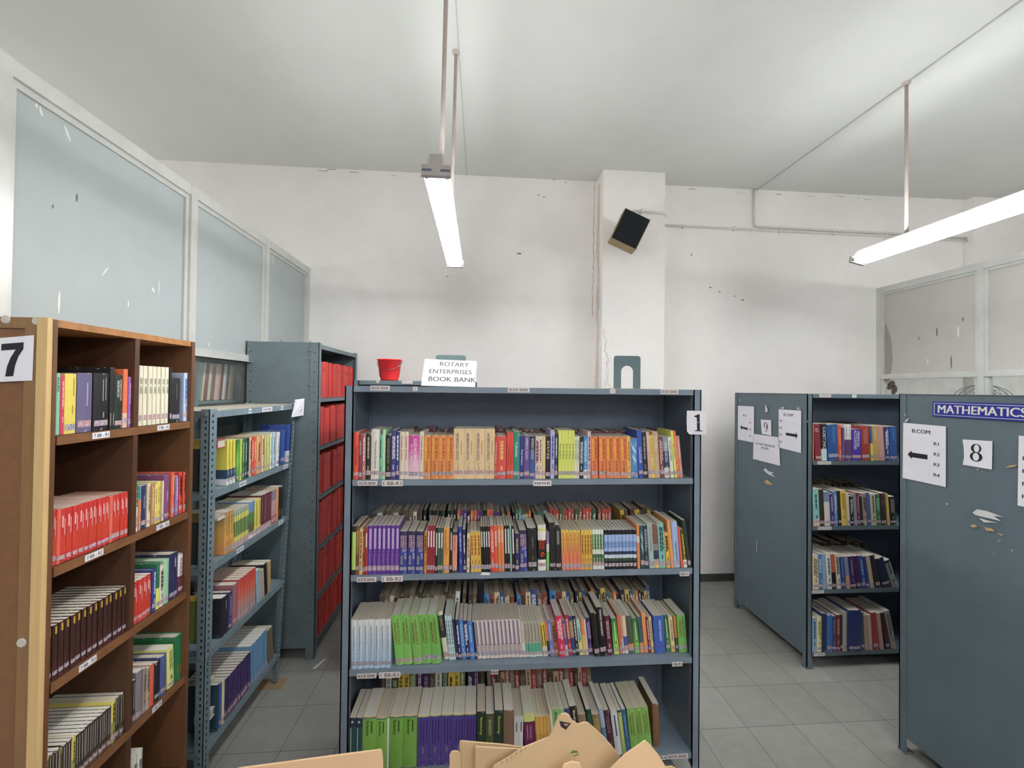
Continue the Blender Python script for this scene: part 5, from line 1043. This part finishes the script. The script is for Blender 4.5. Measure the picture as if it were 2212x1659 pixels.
# red bound volumes
for k, z in enumerate(RBZ):
    rnd = random.Random(40 + k); u = YB0 + .012; obs = []; hmax = (.275, .29, .3, .325, .315, .285)[k]
    while u < YB1 - .05:
        t = rnd.uniform(.028, .052); h = hmax * rnd.uniform(.93, 1.0)
        if k == 2 and 3.4 < u < 3.47: u += .05
        _seed[0] += 1
        col = rnd.choice(('c62014', 'bc1c12', 'cc2a1c', 'b41a10'))
        o = make_book('bound_volume', t, h, .24, col, '=,.78,.1,.3,.5,8c1a14' if rnd.random() < .4 else '-', '8c1a14', _seed[0], True, 'c8b8a8', False)
        o.matrix_world = Matrix.Translation((XB - .012 - rnd.uniform(0, .012), u, z + .0004)) @ Matrix.Rotation(math.pi / 2, 4, 'Z'); obs.append(o); u += t + .001
    nm = ['top', 'second', 'third', 'fourth', 'fifth', 'lowest'][k]
    for q, o in enumerate(obs):
        o['label'] = f'red bound volume, {ordn(q)} from the near end, {nm} row of the tall rack'; o['category'] = 'book'; o['group'] = f'red bound volumes in the {nm} row'

# rack 9
y9 = ('y', 2.797)
Z91, Z93 = (1570, 820, 4.879), (1570, 1130, 4.741)
row('top shelf of rack nine', lim=(XU + .041, None, .12), name=TB, noun='book', plane=y9, base=1.464, parts=[(Z91, [
    (873, 889, 1, 478, 'c46a34', 'slim orange', '-'), (891, 957, 1, 470, '7c2430', 'maroon', 'AF,.84,.12,.5,.4', 'd8c8c0', 'L-3'), (960, 1018, 1, 468, '20242c/.68/b8d4d8', 'black and mint', 'COSTING,.62,.6,.5,.5', 'f0f0e8', 'L-1 k'), (1026, 1140, 1, 475, '24508c', 'thick blue', 'COST ACCOUNTANCY,.72,.44,.24,.6', '58a8e0', 'L-3'),
    (1143, 1182, 1, 482, 'cc4428', 'orange-red', '#', 'f0c050', 'L-3'), (1184, 1205, 1, 510, '6a5090', 'violet', '-'), (1208, 1280, 1, 475, 'd8d4d4/.42/5c3c6c', 'white and purple', '=,.8,.3,.6,.5,5a5458', None, 'L-1'), (1287, 1391, 1, 525, '4a2c98', 'indigo', 'FINANCIAL,.68,.5,.28,.66;ACCOUNTING,.66,.6,.28,.34', 'f0ecf4'),
    (1396, 1482, 1, 492, '9c2c24', 'brick red', 'CORPORATE,.72,.44,.24,.62;ACCOUNTING,.7,.42,.24,.34', 'd8a090', 'L-1 H'), (1484, 1508, 1, 490, '3c5c8c/.5/d8c838', 'slim blue-yellow', '-', None, 'L-4'), (1510, 1576, 1, 490, 'b8924c', 'gold', 'ACCOUNTS,.75,.3,.5,.5', 'e8dcc0', 'L-4'), (1580, 1638, 1, 490, 'c08c80', 'dusty pink', '-', None, 'L-4'),
    (1640, 1692, 1, 500, '2c3c78', 'navy', '#', 'c0c8dc', 'L-3'), (1695, 1772, 1, 495, '245090', 'bright blue', 'COST,.74,.34,.3,.5', '58a0d8', 'L-2')])], depth=.2)
row('second shelf of rack nine', lim=(XU + .041, None, .12), name=TB, noun='book', plane=y9, base=1.001, parts=[(Z91, [
    (878, 946, 1, 1160, '78b8b0/.82/d0b098', 'turquoise', '#', '3c6870', 'L-3'), (948, 1000, 1, 1160, '28241c/.05/30281f', 'black', '-', None, 'L-3'), (1003, 1064, 1, 1185, '6c7c98/.3/c0bcb0', 'grey-blue', '-', None, 'L-3'), (1066, 1110, 1, 1210, '3c2c6c', 'purple', '#', 'c0b8d8', 'L-3'), (1112, 1150, 1, 1182, '4c74a8', 'blue', '#', 'b0c4dc', 'L-3'), (1152, 1184, 1, 1175, '24241f', 'charcoal', '-', None, 'L-4'),
    (1187, 1245, 1, 1172, 'd8b838', 'yellow', '#', 'b8902c', 'L-3 k'), (1247, 1276, 1, 1200, 'c8bca0', 'cream', '-', None, 'L-4'), (1278, 1318, 1, 1232, '1f1f22', 'jet black', '#', 'b8b4b0', 'L-3'), (1320, 1350, 1, 1210, '7888a0', 'pale steel', '-', None, 'L-4'), (1352, 1388, 1, 1195, '7c2430', 'maroon', '#', 'c8a8a8', 'L-4'), (1390, 1420, 1, 1230, '2c2428', 'dark umber', '-', None, 'L-4'),
    (1422, 1462, 1, 1202, '9c8c78', 'taupe', '#', '5a4c40', 'L-4'), (1464, 1502, 1, 1195, '4a548c', 'slate blue', '-', None, 'L-5'), (1505, 1562, 1, 1205, 'b0b094', 'pale khaki', '#', '5a6050', 'L-4'), (1565, 1612, 1, 1210, '2c6c44', 'green', '#', '8ab898', 'L-4'), (1615, 1672, 1, 1200, '3c2c2c', 'dark brown', '=,.7,.2,.5,.5,8a7c74', None, 'L-3'),
    (1674, 1704, 1, 1205, 'c0a440', 'mustard', '-', None, 'L-5'), (1706, 1768, 1, 1236, '24242a', 'blue-black', '#', '908c88', 'L-4')])], depth=.2)
row('third shelf of rack nine', lim=(XU + .041, None, .12), name=TB, noun='book', plane=y9, base=.553, parts=[(Z93, [
    (840, 905, 1, 332, 'c8b890', 'cream', '#', '8a7850', 'L-2'), (908, 946, 1, 322, '2c6cac', 'bright blue', '#', 'a8c8e0', 'L-2'), (948, 986, 1, 322, '8098b0', 'grey-blue', '-', None, 'L-2'), (988, 1038, 1, 312, '3c78b4/.0/c8c8c4', 'white and blue', '#', '2c5c98', 'L-4'), (1040, 1086, 1, 322, 'b45428/.52/1c181c', 'orange and black', '-', None, 'L-4'), (1089, 1130, 1, 322, 'd0c8b4', 'pale cream', '#', '5a5040', 'L-5'),
    (1140, 1192, 1, 350, '24408c', 'royal blue', '#', '6c88c0', 'L-5'), (1195, 1236, 1, 345, '8088a0/.6/c09868', 'steel grey', '-', None, 'L-6'), (1240, 1302, 1, 345, '3c2458', 'purple', '#', '8878a8', 'L-6'), (1304, 1352, 1, 340, '48204c', 'plum', '-', None, 'L-7'), (1335, 1378, 1, 340, '2c4c98', 'blue', '#', 'a8b8dc', 'L-8'), (1380, 1412, 1, 345, '243c80', 'navy', '-', None, 'L-8'),
    (1420, 1462, 1, 340, 'b8a088', 'tan', '-', None, 'L-10'), (1470, 1520, 1, 335, '302c2c', 'charcoal', '-', None, 'L-13'), (1530, 1620, 1, 370, '1c2844', 'midnight blue', '-', None, 'L-16'), (1640, 1702, 1, 390, '28384c/.1/8a8c84', 'grey', '#', '4a5058', 'L-19')])], depth=.2)
row('bottom shelf of rack nine', lim=(XU + .041, None, .12), name=TB, noun='book', plane=y9, base=.113, parts=[(Z93, [
    (833, 888, 1, 975, '7c98b4', 'light blue', '#', '3c5c88', 'k'), (892, 940, 1, 962, 'd0c088', 'cream', '#', 'a89460', ''), (944, 1000, 1, 930, '182c54', 'navy', '-', None, 'H k'), (1002, 1056, 1, 948, '2c60a4', 'bright blue', '-', None, 'H'), (1058, 1098, 1, 955, '343c74', 'slate blue', '#', '7c88b8'), (1100, 1146, 1, 942, 'b8862c/.0/702028', 'maroon', '#', 'c8a070', ''),
    (1150, 1172, 1, 940, '3c1c2c', 'dark plum', '-'), (1174, 1222, 1, 915, 'a8a49c', 'pale grey', '-', None, 'H'), (1228, 1362, 1, 895, '28306c', 'thick navy', '-', None, 'H s-.01'), (1368, 1404, 1, 918, '3c4c5c', 'slate', '-', None, 'L-3'), (1408, 1446, 1, 945, 'a88c6c', 'tan', '-', None, 'L-3'), (1448, 1484, 1, 945, 'b09c8c', 'beige', '-', None, 'L-4'),
    (1488, 1546, 1, 920, '9c242c', 'red', '-', None, 'L-5'), (1548, 1590, 1, 925, 'b08478', 'rose brown', '-', None, 'L-7'), (1594, 1640, 1, 920, '381c24', 'dark wine', '-', None, 'L-10'), (1646, 1700, 1, 905, '98908c', 'grey', '#', '6a6460', 'L-12')])], depth=.22)

for nm, z, L in (('top', U9Z[0], 0), ('second', U9Z[1], -9), ('third', U9Z[2], -11)):
    back_row(f'{nm} shelf of rack nine', 'worn_book', 2.42 if L else 2.37, 3.02, 3.03, z, (.22, .265), [('3a3028', '6a6054', 'dark brown'), ('5a4c3c', '8a7a68', 'dusky tan'), ('2c2a2c', '5a5654', 'charcoal'), ('6a5c30', '8a7c50', 'dull olive')], seed=30 + int(z * 10), L=L, wr=(.018, .036))

# volumes on a shelf in the next room, seen through the clear pane of the partition
nb = thing('open_shelf', (-1.98, 2.98, 0), 'dim shelf of leaning volumes beyond the clear pane of the partition', 'shelf')
MB().box(-2.15, -1.78, 2.78, 3.5, 1.832, 1.85).box(-2.15, -1.78, 2.76, 2.78, 0, 2.25).box(-2.15, -1.78, 3.5, 3.52, 0, 2.25).box(-2.17, -2.15, 2.76, 3.52, 0, 2.25).box(-2.15, -1.78, 2.78, 3.5, 1.3, 1.32).obj('frame', STEEL6, nb)
u = 2.84; rnd = random.Random(5)
for q, (t, col, look) in enumerate(((.018, 'd0ccc0', 'cream'), (.04, '8a3a34', 'red-brown'), (.03, 'd4ccb4', 'cream'), (.035, '8a3a34', 'red-brown'), (.01, 'd8b0a4', 'pink'), (.012, 'd0b8a0', 'pale'), (.012, 'd8b0a8', 'pink'), (.02, 'c89890', 'rose'), (.03, '7c302c', 'red-brown'), (.036, 'd8dcdc', 'white'), (.03, '7c302c', 'red-brown'), (.03, 'b0a484', 'khaki'), (.03, '8a8470', 'olive-grey'))):
    _seed[0] += 1; o = make_book('old_volume', t, .25, .2, col, '-', 'ffffff', _seed[0], True, 'c8b8a8', False)
    l = math.radians(7); o.matrix_world = Matrix.Translation((-1.80, u, 1.8505 + t * math.sin(l))) @ Matrix.Rotation(math.pi / 2, 4, 'Z') @ Matrix.Rotation(l, 4, 'Y'); u += t / math.cos(l) + .001
    o['label'] = f'{look} volume, {ordn(q)} from the near end, leaning behind the clear glass pane'; o['category'] = 'book'; o['group'] = 'volumes behind the glass partition'

# wire guard of a fan standing in the next bay, behind the clear pane
c = Vector((4.45, 3.38, 1.80)); fan = thing('pedestal_fan', (4.45, 3.38, 0), 'pedestal fan with a wire guard beyond the clear pane behind rack 8', 'fan')
WIRE = plain('4a4a4c', .4, .1, 30, .6); m = MB(); Rg = .235
for dx in (-.06, .06): m.tube([(c.x + dx, c.y + Rg * .97 * math.cos(t), c.z + Rg * .97 * math.sin(t)) for t in [2 * math.pi * k / 40 for k in range(41)]], .003, 5)
m.tube([(c.x, c.y + Rg * math.cos(t), c.z + Rg * math.sin(t)) for t in [2 * math.pi * k / 40 for k in range(41)]], .004, 5)
for k in range(24):
    t = 2 * math.pi * k / 24
    for sx in (-1, 1): m.tube([(c.x + sx * .09, c.y + .04 * math.cos(t), c.z + .04 * math.sin(t)), (c.x + sx * .085, c.y + .15 * math.cos(t), c.z + .15 * math.sin(t)), (c.x, c.y + Rg * math.cos(t), c.z + Rg * math.sin(t))], .0016, 4)
m.obj('wire_guard', WIRE, fan)
MB().tube([(c.x - .05, c.y, c.z), (c.x + .16, c.y, c.z)], .045, 14).obj('motor', plain('5a5c60', .4), fan, smooth=True)
m = MB()
for k in range(3):
    t = 2 * math.pi * k / 3; a = Vector((0, math.cos(t), math.sin(t))); b = Vector((0, -math.sin(t), math.cos(t)))
    m.add([c + Vector((-.05, 0, 0)) + a * .03 - b * .02, c + Vector((-.02, 0, 0)) + a * .2 - b * .07, c + Vector((-.05, 0, 0)) + a * .2 + b * .06, c + Vector((-.06, 0, 0)) + a * .03 + b * .02], [(0, 1, 2, 3)])
m.obj('blades', plain('7a8288', .4), fan)
MB().tube([(c.x + .1, c.y, c.z - .04), (c.x + .1, c.y, .02)], .018, 10).obj('pole', WIRE, fan, smooth=True)
MB().lathe([(0, 0), (.19, 0), (.19, .02), (.03, .045), (0, .045)], 24, (c.x + .1, c.y, 0)).obj('base', plain('4a4c50', .5), fan, smooth=True)

# ------------------------------------------------------------------ cartons in front of rack 1
CARD = plain('e2bf98', .85, .06, 5, g=1.0, bump=.05); CARD2 = plain('c8ac86', .85, .06, 5, g=1.0, bump=.05)
def wall_board(m, a, b, z0, z1, t=.005):
    d = (Vector((b[0], b[1], 0)) - Vector((a[0], a[1], 0))).normalized(); n = Vector((-d.y, d.x, 0)) * t
    m.prism([(0, z0), (1, z0), (1, z1), (0, z1)], lambda u, z: (a[0] + (b[0] - a[0]) * u, a[1] + (b[1] - a[1]) * u, z), n)
def carton(label, x0, x1, y0, y1, zt, mat):
    r = thing('cardboard_carton', ((x0 + x1) / 2, (y0 + y1) / 2, 0), label, 'box', 'open cartons in front of rack 1')
    m = MB(); wall_board(m, (x0, y0), (x1, y0), 0, zt); wall_board(m, (x1, y0), (x1, y1), 0, zt); wall_board(m, (x1, y1), (x0, y1), 0, zt); wall_board(m, (x0, y1), (x0, y0), 0, zt); m.box(x0, x1, y0, y1, 0, .006)
    m.obj('carton_body', mat, r); return r
def flap(root, pts, y, mat, tilt=.15, t=.005, Zc=(960, 1530, 4.096), extra=None, curl=0):
    """upright flap: outline read on the upright plane y, then leaned back by tilt, board t thick."""
    P = [on(Zc[0] + a / Zc[2], Zc[1] + b / Zc[2], 'y', y) for a, b in pts]; zl = min(p.z for p in P)
    m = MB().prism([(p.x, p.z) for p in P], lambda a, b: (a, y + tilt * (b - zl), b), (0, t, 0))
    for poly in (extra or []):
        q = [on(Zc[0] + a / Zc[2], Zc[1] + b / Zc[2], 'y', y) for a, b in poly[0]]
        m.prism([(p.x, p.z) for p in q], lambda a, b: (a, y + tilt * (b - zl) - .0008, b), (0, .0006, 0), poly[1])
    m.obj('flap', mat, root); return zl
ca = carton('open brown carton in the near aisle, its pale flap upright before rack 1', -.92, -.34, .92, 1.3, .72, CARD)
flap(ca, [(-40, 560), (80, 545), (480, 492), (860, 440), (1390, 372), (1400, 385), (1405, 410), (1412, 470), (1415, 700), (-40, 760)], 1.3, CARD, .0, .006, (520, 1540, 4.608))
cb = carton('brown carton with torn bent flaps standing closest to rack 1', -.10, .66, .92, 1.36, .70, CARD2)
flap(cb, [(30, 640), (45, 520), (45, 425), (60, 400), (85, 393), (120, 396), (140, 420), (150, 640)], 1.32, [CARD2], .05)
flap(cb, [(140, 640), (132, 300), (150, 292), (280, 304), (500, 322), (720, 350), (790, 345), (800, 640)], 1.37, [CARD2], .0)
flap(cb, [(270, 640), (275, 342), (420, 350), (700, 366), (720, 640)], 1.345, [CARD2], .0)
INKB = ink('2a2630'); INKG = ink('5a7c4a'); INKT = ink('6a5438')
tick = [[(505 + 42 * k, 520 - 24 * k), (512 + 42 * k, 512 - 24 * k), (520 + 42 * k, 490 - 24 * k), (512 + 42 * k, 498 - 24 * k)] for k in range(6)]
flap(cb, [(380, 640), (440, 530), (560, 470), (700, 385), (930, 300), (975, 225), (1020, 135), (1050, 108), (1090, 102), (1120, 120), (1150, 165), (1195, 192), (1250, 175), (1285, 178), (1345, 225), (1430, 300), (1560, 445), (1640, 640)], 1.30, [CARD2, INKB, INKG, INKT, plain('c99a84', .8)], .12, .006, extra=[
    ([(1028, 160), (1132, 178), (1085, 232), (1040, 205)], 1), ([(1062, 180), (1112, 182), (1088, 205)], 4), ([(1120, 415), (1150, 398), (1185, 405), (1190, 420), (1150, 418), (1130, 425)], 2), ([(1145, 442), (1195, 428), (1200, 434), (1150, 448)], 2), *[(t, 3) for t in tick]])
flap(cb, [(1000, 640), (1060, 515), (1130, 490), (1200, 500), (1260, 640)], 1.25, [CARD], .1)
cc = carton('pale brown carton whose pointed flap rises at the end of rack 1', .70, 1.15, .75, 1.22, .68, CARD)
flap(cc, [(1380, 640), (1500, 520), (1600, 425), (1700, 360), (1785, 303), (1840, 355), (1900, 425), (1965, 530), (2000, 640)], 1.24, [CARD], .05)

# scrap of paper on the floor of the aisle by the slotted rack
a = on(690, 1434, 'z', 0); m = MB().add([(a.x - .03, a.y - .05, .001), (a.x - .01, a.y - .055, .001), (a.x + .03, a.y + .05, .002), (a.x + .012, a.y + .05, .0012)], [(0, 1, 2, 3)])
m.prism([(0, 0)] * 0 or [(-.03, -.05), (-.01, -.055), (.03, .05), (.012, .05)], lambda p, q: (a.x + p, a.y + q, .0004), (0, 0, .0006)).obj('paper_scrap', PAPER, label='small white paper scrap on the floor beside the red volumes rack', category='paper')
